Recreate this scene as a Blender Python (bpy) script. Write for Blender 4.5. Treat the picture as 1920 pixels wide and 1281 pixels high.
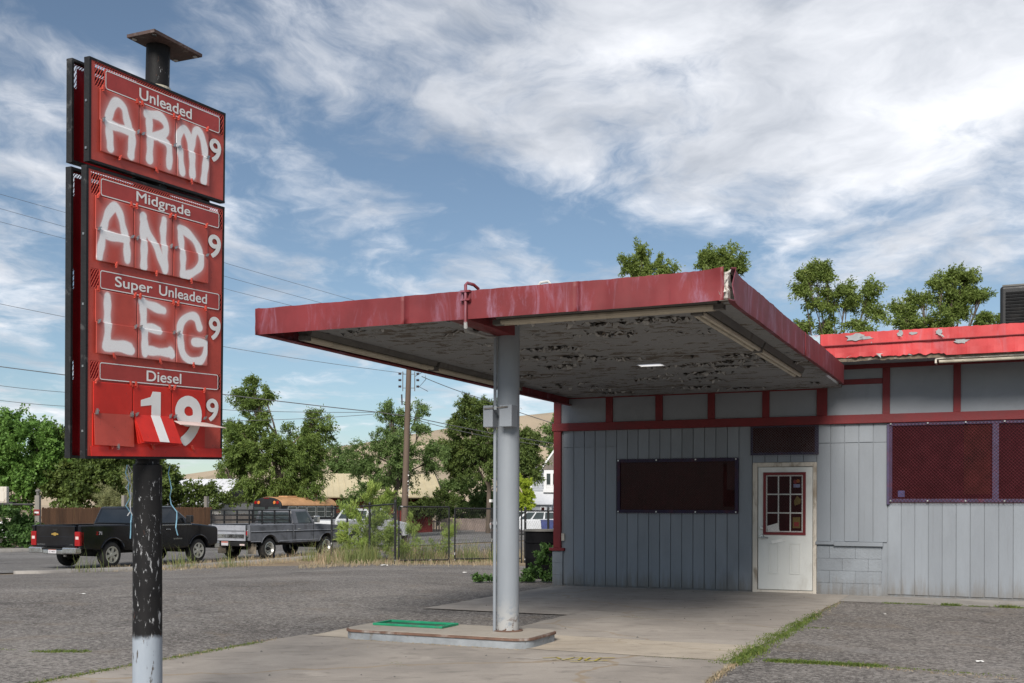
import bpy, math, random
import numpy as np
from mathutils import Vector, Matrix
for _o in list(bpy.data.objects): bpy.data.objects.remove(_o)
sc = bpy.context.scene
COL = sc.collection
rad = math.radians
# ------------------------------------------------------------------ camera
cam_d = bpy.data.cameras.new('camera'); cam = bpy.data.objects.new('camera', cam_d); COL.objects.link(cam)
cam_d.sensor_width = 36; cam_d.lens = 36 * 2078 / 1920
cam_d.shift_y = (945.5 - 640.5) / 1920
cam_d.clip_end = 6000; cam_d.clip_start = .05
cam.matrix_world = Matrix.Translation((0, 0, 1.45)) @ Matrix.Rotation(-.0027, 4, 'Y') @ Matrix.Rotation(rad(90), 4, 'X')
sc.camera = cam
# ------------------------------------------------------------------ building frame: a along the front wall, b away from the camera
YAW = rad(24.1); DIST = 18.43
E1 = Vector((math.cos(YAW), -math.sin(YAW), 0)); E2 = Vector((math.sin(YAW), math.cos(YAW), 0))
def ab(a, b, z=0.): return E1 * a + E2 * (b + DIST) + Vector((0, 0, z))
# ------------------------------------------------------------------ light
SUN = (E1 * .30 - E2 * 1.45 + Vector((0, 0, 1.05))).normalized()
sun_el = math.asin(SUN.z); sun_az = math.atan2(SUN.x, SUN.y)
sl = bpy.data.lights.new('sun', 'SUN'); sl.energy = 2.85; sl.angle = rad(24); sl.color = (1, .945, .87)
so = bpy.data.objects.new('sun', sl); COL.objects.link(so)
so.rotation_euler = SUN.to_track_quat('Z', 'Y').to_euler()
vs = sc.view_settings
vs.view_transform = 'Standard'; vs.look = 'None'; vs.gamma = 1; vs.exposure = 0.74; vs.use_curve_mapping = False

class NT:
    def __init__(s, tree): s.t = tree
    def n(s, typ, inp=None, **at):
        nd = s.t.nodes.new(typ)
        for k, v in at.items(): setattr(nd, k, v)
        for k, v in (inp or {}).items():
            if isinstance(v, bpy.types.NodeSocket): s.t.links.new(v, nd.inputs[k])
            else: nd.inputs[k].default_value = v
        return nd
    def math(s, op, a, b=0., c=0., clamp=False): return s.n('ShaderNodeMath', {0: a, 1: b, 2: c}, operation=op, use_clamp=clamp).outputs[0]
    def vmath(s, op, a, b=(0, 0, 0)):
        nd = s.n('ShaderNodeVectorMath', {0: a, 1: b}, operation=op)
        return nd.outputs['Value'] if op in ('LENGTH', 'DISTANCE', 'DOT_PRODUCT') else nd.outputs[0]
    def mix(s, f, a, b, blend='MIX'):
        nd = s.n('ShaderNodeMix', data_type='RGBA', blend_type=blend)
        for k, v in ((0, f), (6, a), (7, b)):
            if isinstance(v, bpy.types.NodeSocket): s.t.links.new(v, nd.inputs[k])
            elif k == 0: nd.inputs[0].default_value = v
            else: nd.inputs[k].default_value = (*v[:3], 1)
        return nd.outputs[2]
    def noise(s, vec, scale, detail=4., rough=.55, dist=0.):
        nd = s.n('ShaderNodeTexNoise', {'Scale': scale, 'Detail': detail, 'Roughness': rough, 'Distortion': dist})
        if vec is not None: s.t.links.new(vec, nd.inputs['Vector'])
        return nd.outputs[0]
    def step(s, x, lo, hi): 
        return s.n('ShaderNodeMapRange', {0: x, 1: lo, 2: hi, 3: 0., 4: 1.}, interpolation_type='SMOOTHSTEP').outputs[0]
    def rng(s, x, lo, hi, a, b): return s.n('ShaderNodeMapRange', {0: x, 1: lo, 2: hi, 3: a, 4: b}).outputs[0]

# ------------------------------------------------------------------ sky
W = bpy.data.worlds.new('World'); sc.world = W; W.use_nodes = True
w = NT(W.node_tree); W.node_tree.nodes.clear()
sky = w.n('ShaderNodeTexSky', sky_type='NISHITA', sun_disc=False, sun_elevation=sun_el, sun_rotation=sun_az, altitude=900, air_density=1.0, dust_density=.6, ozone_density=1.4)
dirn = w.n('ShaderNodeTexCoord').outputs['Generated']
sep = w.n('ShaderNodeSeparateXYZ', {0: dirn})
zz = w.math('ADD', w.math('MAXIMUM', sep.outputs[2], 0.), .12)
P = w.n('ShaderNodeCombineXYZ', {0: w.math('DIVIDE', sep.outputs[0], zz), 1: w.math('DIVIDE', sep.outputs[1], zz), 2: 0.}).outputs[0]
Pr = w.n('ShaderNodeMapping', {'Vector': P, 'Rotation': (0, 0, rad(-28)), 'Scale': (1.0, .78, 1)}).outputs[0]
warp = w.n('ShaderNodeTexNoise', {'Vector': P, 'Scale': 2.3, 'Detail': 4.}).outputs[1]
Pw = w.vmath('ADD', Pr, w.vmath('MULTIPLY', w.vmath('SUBTRACT', warp, (.5, .5, .5)), (.30, .30, 0)))
big = w.noise(w.vmath('ADD', Pw, (3.1, 7.7, 0)), 1.5, 4., .55)
fine = w.noise(w.vmath('ADD', Pw, (11.3, 2.2, 0)), 4.2, 10., .62, .15)
def blob(c, r0, r1):
    return w.n('ShaderNodeMapRange', {0: w.vmath('DISTANCE', P, (c[0], c[1], 0)), 1: r0, 2: r1, 3: 1., 4: 0.}, interpolation_type='SMOOTHSTEP').outputs[0]
dens = w.math('ADD', w.math('MULTIPLY', big, .75), w.math('MULTIPLY', fine, .75))
dens = w.math('ADD', dens, w.math('MULTIPLY', blob((.75, 1.75), .3, 1.2), .235))
dens = w.math('ADD', dens, w.math('MULTIPLY', blob((-.25, 1.45), .1, .55), .16))
dens = w.math('SUBTRACT', dens, w.math('MULTIPLY', blob((-.22, 2.42), .10, .62), .13))
dens = w.math('SUBTRACT', dens, w.math('MULTIPLY', blob((-.62, 1.55), .05, .35), .10))
mask = w.step(dens, .66, .98)
mask = w.math('MULTIPLY', mask, .93)
shade = w.rng(w.noise(w.vmath('ADD', Pw, (5, 1, 0)), 2.2, 6., .6), .3, .72, 0., 1.)
cl = w.mix(shade, (2.35, 2.55, 2.9), (6.0, 6.05, 6.25))
skyc = w.mix(1., w.n('ShaderNodeHueSaturation', {'Saturation': .86, 'Value': .44, 'Color': sky.outputs[0]}).outputs[0], (.90, .995, 1.03), 'MULTIPLY')
bg = w.n('ShaderNodeBackground', {'Color': w.mix(mask, skyc, cl), 'Strength': .12})
w.n('ShaderNodeOutputWorld', {0: bg.outputs[0]})

# ------------------------------------------------------------------ mesh helpers
class G:
    def __init__(s): s.v = []; s.f = []
    def add(s, vs, fs):
        o = len(s.v); s.v += [tuple(v) for v in vs]; s.f += [tuple(i + o for i in f) for f in fs]; return s
    def bx(s, x0, x1, y0, y1, z0, z1):
        return s.add([(x, y, z) for z in (z0, z1) for y in (y0, y1) for x in (x0, x1)],
                     [(0, 2, 3, 1), (4, 5, 7, 6), (0, 1, 5, 4), (1, 3, 7, 5), (3, 2, 6, 7), (2, 0, 4, 6)])
    def tube(s, pts, r, n=8, cap=True, squash=1.):
        pts = [Vector(p) for p in pts]; m = len(pts); rs = r if isinstance(r, (list, tuple)) else [r] * m
        vs = []; fs = []; up = None
        for i, p in enumerate(pts):
            d = (pts[min(i + 1, m - 1)] - pts[max(i - 1, 0)]).normalized()
            if up is None: up = Vector((0, 0, 1)) if abs(d.z) < .9 else Vector((1, 0, 0))
            x = d.cross(up).normalized(); y = x.cross(d).normalized(); up = y
            for k in range(n):
                a = 2 * math.pi * k / n; vs.append(p + (x * math.cos(a) + y * math.sin(a) * squash) * rs[i])
        for i in range(m - 1):
            for k in range(n): fs.append((i * n + k, i * n + (k + 1) % n, (i + 1) * n + (k + 1) % n, (i + 1) * n + k))
        if cap: fs += [tuple(range(n))[::-1], tuple((m - 1) * n + k for k in range(n))]
        return s.add(vs, fs)
    def prism(s, poly, c0, c1, ax='y'):
        def mk(p, c): return {'y': (p[0], c, p[1]), 'z': (p[0], p[1], c), 'x': (c, p[0], p[1])}[ax]
        n = len(poly); vs = [mk(p, c0) for p in poly] + [mk(p, c1) for p in poly]
        return s.add(vs, [tuple(range(n)), tuple(range(n, 2 * n))[::-1]] + [(i, i + n, (i + 1) % n + n, (i + 1) % n) for i in range(n)])
    def lathe(s, prof, n=24, axis='z', c=(0, 0, 0)):
        vs = []; fs = []; m = len(prof)
        for k in range(n):
            a = 2 * math.pi * k / n; ca, sa = math.cos(a), math.sin(a)
            for r, h in prof:
                v = {'z': (r * ca, r * sa, h), 'y': (r * ca, h, r * sa), 'x': (h, r * ca, r * sa)}[axis]
                vs.append((v[0] + c[0], v[1] + c[1], v[2] + c[2]))
        for k in range(n):
            for i in range(m - 1): fs.append((k * m + i, ((k + 1) % n) * m + i, ((k + 1) % n) * m + i + 1, k * m + i + 1))
        return s.add(vs, fs)
    def quad(s, a, b, c, d): return s.add([a, b, c, d], [(0, 1, 2, 3)])
    def slab(s, q, t):
        q = [Vector(p) for p in q]; n = (q[1] - q[0]).cross(q[3] - q[0]).normalized() * t
        return s.add(q + [p + n for p in q], [(0, 3, 2, 1), (4, 5, 6, 7), (0, 1, 5, 4), (1, 2, 6, 5), (2, 3, 7, 6), (3, 0, 4, 7)])
    def lattice(s, x0, x1, z0, z1, dx, dz, t, y=0., th=.003):
        """expanded metal: zigzag strands that meet at the knots"""
        nx = max(1, int(round((x1 - x0) / dx * 2))); nz = max(1, int(round((z1 - z0) / dz)))
        hx = (x1 - x0) / nx; hz = (z1 - z0) / nz
        for j in range(nz + 1):
            for i in range(nx):
                sg = 1 if (i + j) % 2 else -1
                za = min(max(z0 + j * hz - sg * hz * .5, z0), z1); zb = min(max(z0 + j * hz + sg * hz * .5, z0), z1)
                xa = x0 + i * hx; xb = xa + hx
                s.add([(xa, y, za - t / 2), (xb, y, zb - t / 2), (xb, y + th, zb + t / 2), (xa, y + th, za + t / 2)], [(0, 1, 2, 3)])
        return s
    def mesh(s, name):
        me = bpy.data.meshes.new(name); me.from_pydata(s.v, [], s.f); me.update(); return me
    def obj(s, name, mat, parent=None, smooth=False, bevel=0., seg=2):
        return place(name, s.mesh(name), mat, parent, smooth=smooth, bevel=bevel, seg=seg)
OFF = {}
def place(name, me, mat, parent=None, loc=None, scale=None, rot=None, smooth=False, bevel=0., seg=2):
    o = bpy.data.objects.new(name, me); COL.objects.link(o)
    if mat is not None and not me.materials: me.materials.append(mat)
    if parent is not None:
        o.parent = parent
        if parent.name in OFF: o.location = OFF[parent.name]
    if loc is not None: o.location = o.location + Vector(loc)
    if scale is not None: o.scale = scale
    if rot is not None: o.rotation_euler = rot
    if smooth:
        for p in me.polygons: p.use_smooth = True
        try: me.set_sharp_from_angle(angle=rad(38))
        except Exception: pass
    if bevel:
        b = o.modifiers.new('bevel', 'BEVEL'); b.width = bevel; b.segments = seg; b.limit_method = 'ANGLE'; b.angle_limit = rad(35)
    return o
def tag(o, label, cat, group=None, kind=None):
    if label: o['label'] = label
    if cat: o['category'] = cat
    if group: o['group'] = group
    if kind: o['kind'] = kind
    return o
def stuff(o): o['kind'] = 'stuff'; return o
def structure(o): o['kind'] = 'structure'; return o
def thing(name, label, cat, loc=(0, 0, 0), rotz=0., group=None):
    o = bpy.data.objects.new(name, None); COL.objects.link(o); o.empty_display_size = .3
    o.location = loc; o.rotation_euler = (0, 0, rotz); return tag(o, label, cat, group)
def sthing(name, label, cat, a0, b0, group=None, z0=0.):
    """a thing of the station: its parts are given in (a, b, z)"""
    o = thing(name, label, cat, ab(a0, b0, z0), -YAW, group); OFF[o.name] = Vector((-a0, -b0, -z0)); return o
UB = G().bx(-.5, .5, -.5, .5, -.5, .5)
def unit_box(name): return UB.mesh(name)
def npmesh(name, V, F, attr=None):
    me = bpy.data.meshes.new(name); nv = len(V); nf = len(F); k = F.shape[1]
    me.vertices.add(nv); me.vertices.foreach_set('co', V.astype(np.float32).ravel())
    me.loops.add(nf * k); me.loops.foreach_set('vertex_index', F.astype(np.int32).ravel())
    me.polygons.add(nf); me.polygons.foreach_set('loop_start', np.arange(0, nf * k, k, dtype=np.int32))
    try: me.polygons.foreach_set('loop_total', np.full(nf, k, dtype=np.int32))
    except Exception: pass
    if attr is not None:
        for an, av in attr.items():
            at = me.attributes.new(an, 'FLOAT', 'POINT'); at.data.foreach_set('value', av.astype(np.float32))
    me.update(); me.validate(); return me
def text_mesh(txt, bold=.0, spacing=1., res=6):
    cu = bpy.data.curves.new('t', 'FONT'); cu.body = txt; cu.size = 1; cu.offset = bold; cu.space_character = spacing; cu.resolution_u = res
    o = bpy.data.objects.new('t', cu); COL.objects.link(o)
    dg = bpy.context.evaluated_depsgraph_get(); dg.update()
    me = bpy.data.meshes.new_from_object(o.evaluated_get(dg)); bpy.data.objects.remove(o); bpy.data.curves.remove(cu)
    me.materials.clear(); return me
def text_box(name, txt, x0, x1, z0, z1, y, mat, parent, bold=.015, spacing=1., mirror=False):
    """flat lettering fitted into a box of the x-z plane, facing -y"""
    me = text_mesh(txt, 0., spacing); n0 = len(me.vertices); vs0 = [v.co[:] for v in me.vertices]; fs0 = [tuple(p.vertices) for p in me.polygons]
    dirs = [(0, 0)] if not bold else [(0, 0), (bold, 0), (-bold, 0), (0, bold), (0, -bold), (bold * .7, bold * .7), (-bold * .7, bold * .7), (bold * .7, -bold * .7), (-bold * .7, -bold * .7)]
    g_ = G()
    for k_, (dx, dy) in enumerate(dirs): g_.add([(x + dx, y_ + dy, 1e-4 * k_) for x, y_, _ in vs0], fs0)
    bpy.data.meshes.remove(me); me = g_.mesh(name); co = np.array(g_.v)
    mn = co.min(0); mx = co.max(0); sx = (x1 - x0) / (mx[0] - mn[0]); sz = (z1 - z0) / (mx[1] - mn[1])
    for v in me.vertices:
        u = (v.co.x - mn[0]) * sx
        v.co = ((x1 - u) if mirror else (x0 + u), y - v.co.z, z0 + (v.co.y - mn[1]) * sz)
    me.update(); return place(name, me, mat, parent)
def ss(t): t = np.clip(t, 0, 1); return t * t * (3 - 2 * t)
def zf(X, Y):
    return -.38 * ss((Y - 17.5) / 20) - .2 * ss((-X - 3) / 6) * ss((Y - 17.5) / 13) - .18 * ss((Y - 46) / 26)
HX, HY = math.sin(rad(26.8)), math.cos(rad(26.8))      # the street on the left runs this way
def st(r, h): return (r * HY + h * HX, -r * HX + h * HY)  # r to the right of its line, h along it

# ------------------------------------------------------------------ materials
def newmat(name):
    m = bpy.data.materials.new(name); m.use_nodes = True; m.node_tree.nodes.clear(); t = NT(m.node_tree)
    b = t.n('ShaderNodeBsdfPrincipled'); t.n('ShaderNodeOutputMaterial', {0: b.outputs[0]}); return m, t, b
def setc(t, b, sock, v):
    if isinstance(v, bpy.types.NodeSocket): t.t.links.new(v, b.inputs[sock])
    else: b.inputs[sock].default_value = (*v, 1) if sock == 'Base Color' else v
def wpos(t, scale=(1, 1, 1)):
    p = t.n('ShaderNodeNewGeometry').outputs['Position']
    return t.n('ShaderNodeMapping', {'Vector': p, 'Scale': scale}).outputs[0]
def paint(name, col, rough=.55, var=.12, scale=2.5, bump=.05, bscale=60., metal=0., dirt=None, damt=.5, dscale=3., dlo=.52, dhi=.7, streak=1., spec=.4, coat=0., splash=False):
    m, t, b = newmat(name); p = wpos(t, (1, 1, 1. / streak))
    n1 = t.noise(p, scale, 5., .6)
    c = t.mix(t.rng(n1, .3, .7, 0., 1.), [x * (1 - var) for x in col], [min(1, x * (1 + var)) for x in col])
    if dirt:
        d = t.math('MULTIPLY', t.step(t.noise(p, dscale, 8., .65, .3), dlo, dhi), damt); c = t.mix(d, c, dirt)
    if splash:
        zc = t.n('ShaderNodeSeparateXYZ', {0: t.n('ShaderNodeNewGeometry').outputs['Position']}).outputs[2]
        sm = t.math('MULTIPLY', t.step(t.math('ADD', zc, t.math('MULTIPLY', t.noise(wpos(t, (5, 5, .6)), 2.2, 7., .7), .9)), .80, .35), .75); c = t.mix(sm, c, (.14, .122, .10))
        sk = t.math('MULTIPLY', t.step(t.noise(wpos(t, (9, 9, .35)), 2.4, 8., .7), .56, .74), .30); c = t.mix(sk, c, (.14, .145, .15))
        c = t.mix(t.math('MULTIPLY', t.step(t.noise(wpos(t, (1, 1, 1)), 21., 4., .8), .70, .74), .55), c, (.42, .43, .43))
        ob = t.n('ShaderNodeObjectInfo').outputs['Random']; c = t.mix(t.math('MULTIPLY', t.math('ABSOLUTE', t.math('SUBTRACT', ob, .5)), .5), c, (.12, .13, .145))
    setc(t, b, 'Base Color', c); b.inputs['Metallic'].default_value = metal; b.inputs['Specular IOR Level'].default_value = spec
    setc(t, b, 'Roughness', t.rng(n1, .3, .7, max(rough - .08, .03), min(rough + .1, 1)))
    if coat: b.inputs['Coat Weight'].default_value = coat; b.inputs['Coat Roughness'].default_value = .08
    if bump:
        bn = t.n('ShaderNodeBump', {'Strength': bump, 'Distance': .02, 'Height': t.noise(p, bscale, 4., .6)}); t.t.links.new(bn.outputs[0], b.inputs['Normal'])
    return m
def asphalt(name, lo, hi, agg=170., dust=(.21, .17, .13), dustamt=.5, fines=.5):
    m, t, b = newmat(name); p = wpos(t)
    base = t.mix(t.step(t.noise(p, .35, 6., .6, .4), .35, .68), lo, hi); base = t.mix(t.math('MULTIPLY', t.step(t.noise(p, .16, 5., .6, .6), .42, .60), .6), base, [lo[0] * .58, lo[1] * .55, lo[2] * .53])
    v = t.n('ShaderNodeTexVoronoi', {'Vector': p, 'Scale': agg}); vc = t.n('ShaderNodeSeparateColor', {0: v.outputs['Color']}).outputs[0]
    base = t.mix(t.math('MULTIPLY', t.step(vc, .70, .95), fines), base, (.36, .335, .31))
    base = t.mix(t.math('MULTIPLY', t.step(vc, .30, .0), .55), base, (.018, .017, .017))
    v2 = t.n('ShaderNodeTexVoronoi', {'Vector': p, 'Scale': agg * .33}); vc2 = t.n('ShaderNodeSeparateColor', {0: v2.outputs['Color']}).outputs[1]
    base = t.mix(t.math('MULTIPLY', t.step(vc2, .80, .97), fines * .6), base, (.40, .37, .34))
    v3 = t.n('ShaderNodeTexVoronoi', {'Vector': p, 'Scale': 30.}); vc3 = t.n('ShaderNodeSeparateColor', {0: v3.outputs['Color']}).outputs[2]
    base = t.mix(t.math('MULTIPLY', t.step(vc3, .72, .95), fines * .5), base, (.42, .39, .36)); base = t.mix(t.math('MULTIPLY', t.step(vc3, .28, .05), fines * .6), base, (.035, .033, .032))
    base = t.mix(t.math('MULTIPLY', t.step(t.noise(p, 16., 6., .75), .5, .68), fines * .45), base, (.055, .052, .05))
    wv = t.n('ShaderNodeTexNoise', {'Vector': p, 'Scale': 1.1, 'Detail': 7.}).outputs[1]; pc = t.vmath('ADD', p, t.vmath('MULTIPLY', wv, (1.2, 1.2, 0)))
    ck = t.n('ShaderNodeTexVoronoi', {'Vector': pc, 'Scale': .33}, feature='DISTANCE_TO_EDGE', voronoi_dimensions='2D').outputs[0]; base = t.mix(t.math('MULTIPLY', t.step(ck, .007, .002), .35), base, (.04, .036, .032))
    n2 = t.noise(p, 1.1, 9., .68, .8)
    base = t.mix(t.math('MULTIPLY', t.step(n2, .52, .72), dustamt), base, dust)
    st_ = t.noise(p, .9, 5., .6); base = t.mix(t.math('MULTIPLY', t.step(st_, .56, .72), .5), base, (.045, .04, .038)); base = t.mix(t.math('MULTIPLY', t.step(t.noise(t.vmath('ADD', p, (9, 4, 0)), .45, 7., .65, .9), .57, .70), .4), base, (.30, .285, .27))
    base = t.mix(t.math('MULTIPLY', t.step(t.noise(t.vmath('MULTIPLY', p, (1, 2.6, 1)), 3.1, 9., .75, .4), .60, .72), dustamt * .8), base, (.27, .215, .155))
    setc(t, b, 'Base Color', base); b.inputs['Roughness'].default_value = .9; b.inputs['Specular IOR Level'].default_value = .25
    bn = t.n('ShaderNodeBump', {'Strength': .55, 'Distance': .012, 'Height': t.math('ADD', v.outputs['Distance'], t.noise(p, 25., 5., .6))}); t.t.links.new(bn.outputs[0], b.inputs['Normal'])
    return m
def concrete(name, col, dark, crack=(.30, .235, .16), cscale=.55, camt=.8, grain=90.):
    m, t, b = newmat(name); p = wpos(t)
    c = t.mix(t.step(t.noise(p, .8, 8., .62, .6), .33, .7), dark, col)
    c = t.mix(t.math('MULTIPLY', t.step(t.noise(t.vmath('MULTIPLY', p, (1, 2.2, 1)), 2.7, 9., .7, .5), .50, .70), .6), c, [x * .55 for x in dark])
    c = t.mix(t.math('MULTIPLY', t.step(t.noise(p, 9., 5., .7), .66, .72), .5), c, [x * .4 for x in dark])
    c = t.mix(t.math('MULTIPLY', t.step(t.noise(t.vmath('ADD', p, (40, 3, 0)), 1.6, 7., .65, .3), .55, .75), .4), c, [min(1, x * 1.35) for x in col])
    g = t.noise(p, grain, 3., .7); c = t.mix(t.math('MULTIPLY', t.step(g, .56, .72), .35), c, (.06, .055, .05))
    c = t.mix(t.math('MULTIPLY', t.step(g, .42, .28), .22), c, (.55, .5, .45))
    wv = t.n('ShaderNodeTexNoise', {'Vector': p, 'Scale': 1.4, 'Detail': 6.}).outputs[1]
    pw = t.vmath('ADD', p, t.vmath('MULTIPLY', wv, (.9, .9, 0)))
    v = t.n('ShaderNodeTexVoronoi', {'Vector': pw, 'Scale': cscale}, feature='DISTANCE_TO_EDGE', voronoi_dimensions='2D').outputs[0]
    c = t.mix(t.math('MULTIPLY', t.step(v, .012, .004), camt), c, crack)
    setc(t, b, 'Base Color', c); b.inputs['Roughness'].default_value = .88; b.inputs['Specular IOR Level'].default_value = .25
    bn = t.n('ShaderNodeBump', {'Strength': .3, 'Distance': .008, 'Height': t.math('ADD', g, t.step(v, .0, .012))}); t.t.links.new(bn.outputs[0], b.inputs['Normal'])
    return m
def leafmat(name, dark, light, trans=.35):
    m = bpy.data.materials.new(name); m.use_nodes = True; m.node_tree.nodes.clear(); t = NT(m.node_tree)
    a = t.n('ShaderNodeAttribute', attribute_name='var').outputs['Fac']
    c = t.mix(a, dark, light); c = t.mix(t.math('MULTIPLY', t.step(a, .80, .98), .55), c, [light[0] * 1.35, light[1] * .95, light[2] * .9])
    d = t.n('ShaderNodeBsdfPrincipled', {'Base Color': c, 'Roughness': .55, 'Specular IOR Level': .3})
    tr = t.n('ShaderNodeBsdfTranslucent', {'Color': t.mix(.5, c, light)})
    mx = t.n('ShaderNodeMixShader', {0: trans, 1: d.outputs[0], 2: tr.outputs[0]})
    t.n('ShaderNodeOutputMaterial', {0: mx.outputs[0]}); return m
def glass(name, col, rough=.06, spec=.5):
    m, t, b = newmat(name); n = t.noise(wpos(t), 3., 5., .6)
    setc(t, b, 'Base Color', t.mix(n, [x * .5 for x in col], [x * 1.5 for x in col])); b.inputs['Roughness'].default_value = rough; b.inputs['Specular IOR Level'].default_value = spec
    return m
M = {}
# station paint
M['wall'] = paint('wall_paint', (.226, .247, .274), .62, .13, 1.1, .12, 38., dirt=(.15, .162, .178), damt=.32, dscale=1.7, streak=3., splash=True)
M['block'] = paint('block_paint', (.226, .246, .27), .75, .12, 3., .5, 30., dirt=(.15, .15, .16), damt=.35, dscale=2.2, splash=True)
M['panel'] = paint('panel_paint', (.228, .246, .27), .62, .10, 1.3, .12, 50., dirt=(.14, .145, .155), damt=.3, dscale=2.)
M['trim'] = paint('red_trim_paint', (.145, .012, .015), .55, .18, 3., .15, 45., dirt=(.13, .015, .02), damt=.4, dscale=4.)
M['red'] = paint('red_paint', (.32, .028, .034), .5, .15, 2.5, .1, 45., dirt=(.2, .03, .045), damt=.4)
M['grey_metal'] = paint('grey_painted_metal', (.235, .257, .285), .5, .08, 3., .08, 40., dirt=(.2, .21, .22), damt=.35, dscale=2.5, streak=3.)
def fascia_mat(name, col, chalk, grey, gamt, glo):
    m, t, b = newmat(name); p = wpos(t); n1 = t.noise(p, 1.6, 6., .6)
    c = t.mix(t.step(n1, .3, .7), [x * .8 for x in col], [x * 1.18 for x in col])
    ps = wpos(t, (2.2, 2.2, .55)); ch = t.math('MULTIPLY', t.step(t.noise(ps, 2.6, 9., .72, .6), .48, .74), .85)
    gate = t.step(t.noise(p, .75, 2., .5), .36, .52)
    c = t.mix(t.math('MULTIPLY', ch, gate), c, chalk)
    pe = t.noise(p, 3.3, 8., .62, .4); c = t.mix(t.math('MULTIPLY', t.step(pe, glo, glo + .012), gamt), c, grey)
    c = t.mix(t.math('MULTIPLY', t.step(t.noise(wpos(t, (3, 3, .5)), 3., 6., .7), .58, .75), .45), c, [x * .55 for x in col])
    setc(t, b, 'Base Color', c); b.inputs['Roughness'].default_value = .55; b.inputs['Specular IOR Level'].default_value = .35
    bn = t.n('ShaderNodeBump', {'Strength': .35, 'Distance': .02, 'Height': t.math('ADD', t.noise(p, 2.2, 3., .5), t.math('MULTIPLY', t.step(pe, glo, glo + .02), -.3))}); t.t.links.new(bn.outputs[0], b.inputs['Normal'])
    return m
M['fascia'] = fascia_mat('canopy_fascia_paint', (.175, .024, .028), (.30, .17, .24), (.45, .42, .40), .8, .735)
M['fascia2'] = fascia_mat('roof_fascia_paint', (.50, .050, .052), (.46, .12, .14), (.30, .31, .32), 1., .672)
def soffit_mat():
    m, t, b = newmat('peeling_soffit_paint')
    g = t.n('ShaderNodeNewGeometry').outputs['Position']
    p = t.n('ShaderNodeVectorRotate', {'Vector': g, 'Axis': (0, 0, 1), 'Angle': YAW}, rotation_type='AXIS_ANGLE').outputs[0]
    sp = t.n('ShaderNodeSeparateXYZ', {0: p}); yy = t.math('FRACT', t.math('MULTIPLY', sp.outputs[1], 1 / .085))
    groove = t.math('MAXIMUM', t.step(yy, .10, .0), t.step(yy, .93, 1.))
    row = t.math('FLOOR', t.math('MULTIPLY', sp.outputs[1], 1 / .085))
    rn = t.n('ShaderNodeTexWhiteNoise', {'W': row}, noise_dimensions='1D').outputs[0]
    n1 = t.noise(p, 1.2, 5., .6); c = t.mix(n1, (.225, .232, .238), (.29, .298, .303))
    c = t.mix(t.math('MULTIPLY', rn, .25), c, (.21, .215, .21))
    pl = t.noise(t.vmath('MULTIPLY', p, (1., 1.7, 1)), 4.0, 9., .70, .6)
    pl = t.math('ADD', pl, t.math('MULTIPLY', t.math('SUBTRACT', t.noise(p, .55, 2., .5), .5), .28))
    c = t.mix(t.step(pl, .545, .56), c, t.mix(t.noise(p, 14., 5., .7), (.03, .025, .021), (.20, .165, .13)))
    edge = t.math('MULTIPLY', t.step(pl, .515, .542), t.step(pl, .56, .545)); c = t.mix(t.math('MULTIPLY', edge, .5), c, (.45, .45, .43))
    c = t.mix(t.math('MULTIPLY', groove, .6), c, (.06, .06, .06))
    setc(t, b, 'Base Color', c); b.inputs['Roughness'].default_value = .75
    bn = t.n('ShaderNodeBump', {'Strength': .6, 'Distance': .01, 'Height': t.math('SUBTRACT', t.math('MULTIPLY', groove, -.8), t.step(pl, .535, .56))}); t.t.links.new(bn.outputs[0], b.inputs['Normal'])
    return m
M['soffit'] = soffit_mat()
def column_mat():
    m, t, b = newmat('chipped_grey_column'); p = wpos(t); z = t.n('ShaderNodeSeparateXYZ', {0: p}).outputs[2]
    c = t.mix(t.noise(wpos(t, (3, 3, .6)), 2., 6., .6), (.205, .225, .25), (.265, .288, .315))
    c = t.mix(t.math('MULTIPLY', t.step(t.noise(wpos(t, (2, 2, 6)), 6., 7., .7), .70, .72), .8), c, (.07, .07, .075))
    c = t.mix(t.math('MULTIPLY', t.step(t.noise(wpos(t, (6, 6, 2)), 9., 5., .7), .73, .75), .8), c, (.5, .5, .5))
    low = t.math('MULTIPLY', t.step(z, .55, .14), t.step(t.noise(wpos(t, (2, 2, 2)), 6., 7., .7), .38, .52)); c = t.mix(t.math('MULTIPLY', low, .75), c, (.40, .39, .37))
    ru = t.math('MULTIPLY', t.step(z, .32, .17), t.step(t.noise(p, 11., 7., .7, .4), .53, .56)); c = t.mix(ru, c, (.09, .045, .025))
    setc(t, b, 'Base Color', c); b.inputs['Roughness'].default_value = .5; b.inputs['Specular IOR Level'].default_value = .35
    bn = t.n('ShaderNodeBump', {'Strength': .25, 'Distance': .02, 'Height': t.noise(p, 3., 4., .6)}); t.t.links.new(bn.outputs[0], b.inputs['Normal']); return m
M['column'] = column_mat()
M['flake'] = paint('paint_flake', (.34, .34, .33), .8, .3, 9., 0.)
M['flake_dark'] = paint('bare_wood_flake', (.10, .08, .062), .9, .4, 9., 0.)
M['tube'] = paint('old_tube_diffuser', (.50, .455, .36), .45, .12, 4., .03, dirt=(.2, .17, .12), damt=.45, dscale=5.)
M['fixture'] = paint('old_fixture_metal', (.13, .125, .115), .6, .25, 4., .1, dirt=(.05, .04, .03), damt=.6, dscale=4.)
M['white'] = paint('white_paint', (.62, .62, .59), .5, .06, 2., .05, 50., dirt=(.36, .33, .28), damt=.4, dscale=2.6, streak=2.)
M['cream'] = paint('dirty_cream_frame', (.55, .50, .43), .6, .12, 3., .12, dirt=(.2, .15, .10), damt=.75, dscale=5., dlo=.5, dhi=.66, streak=2.5)
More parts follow.
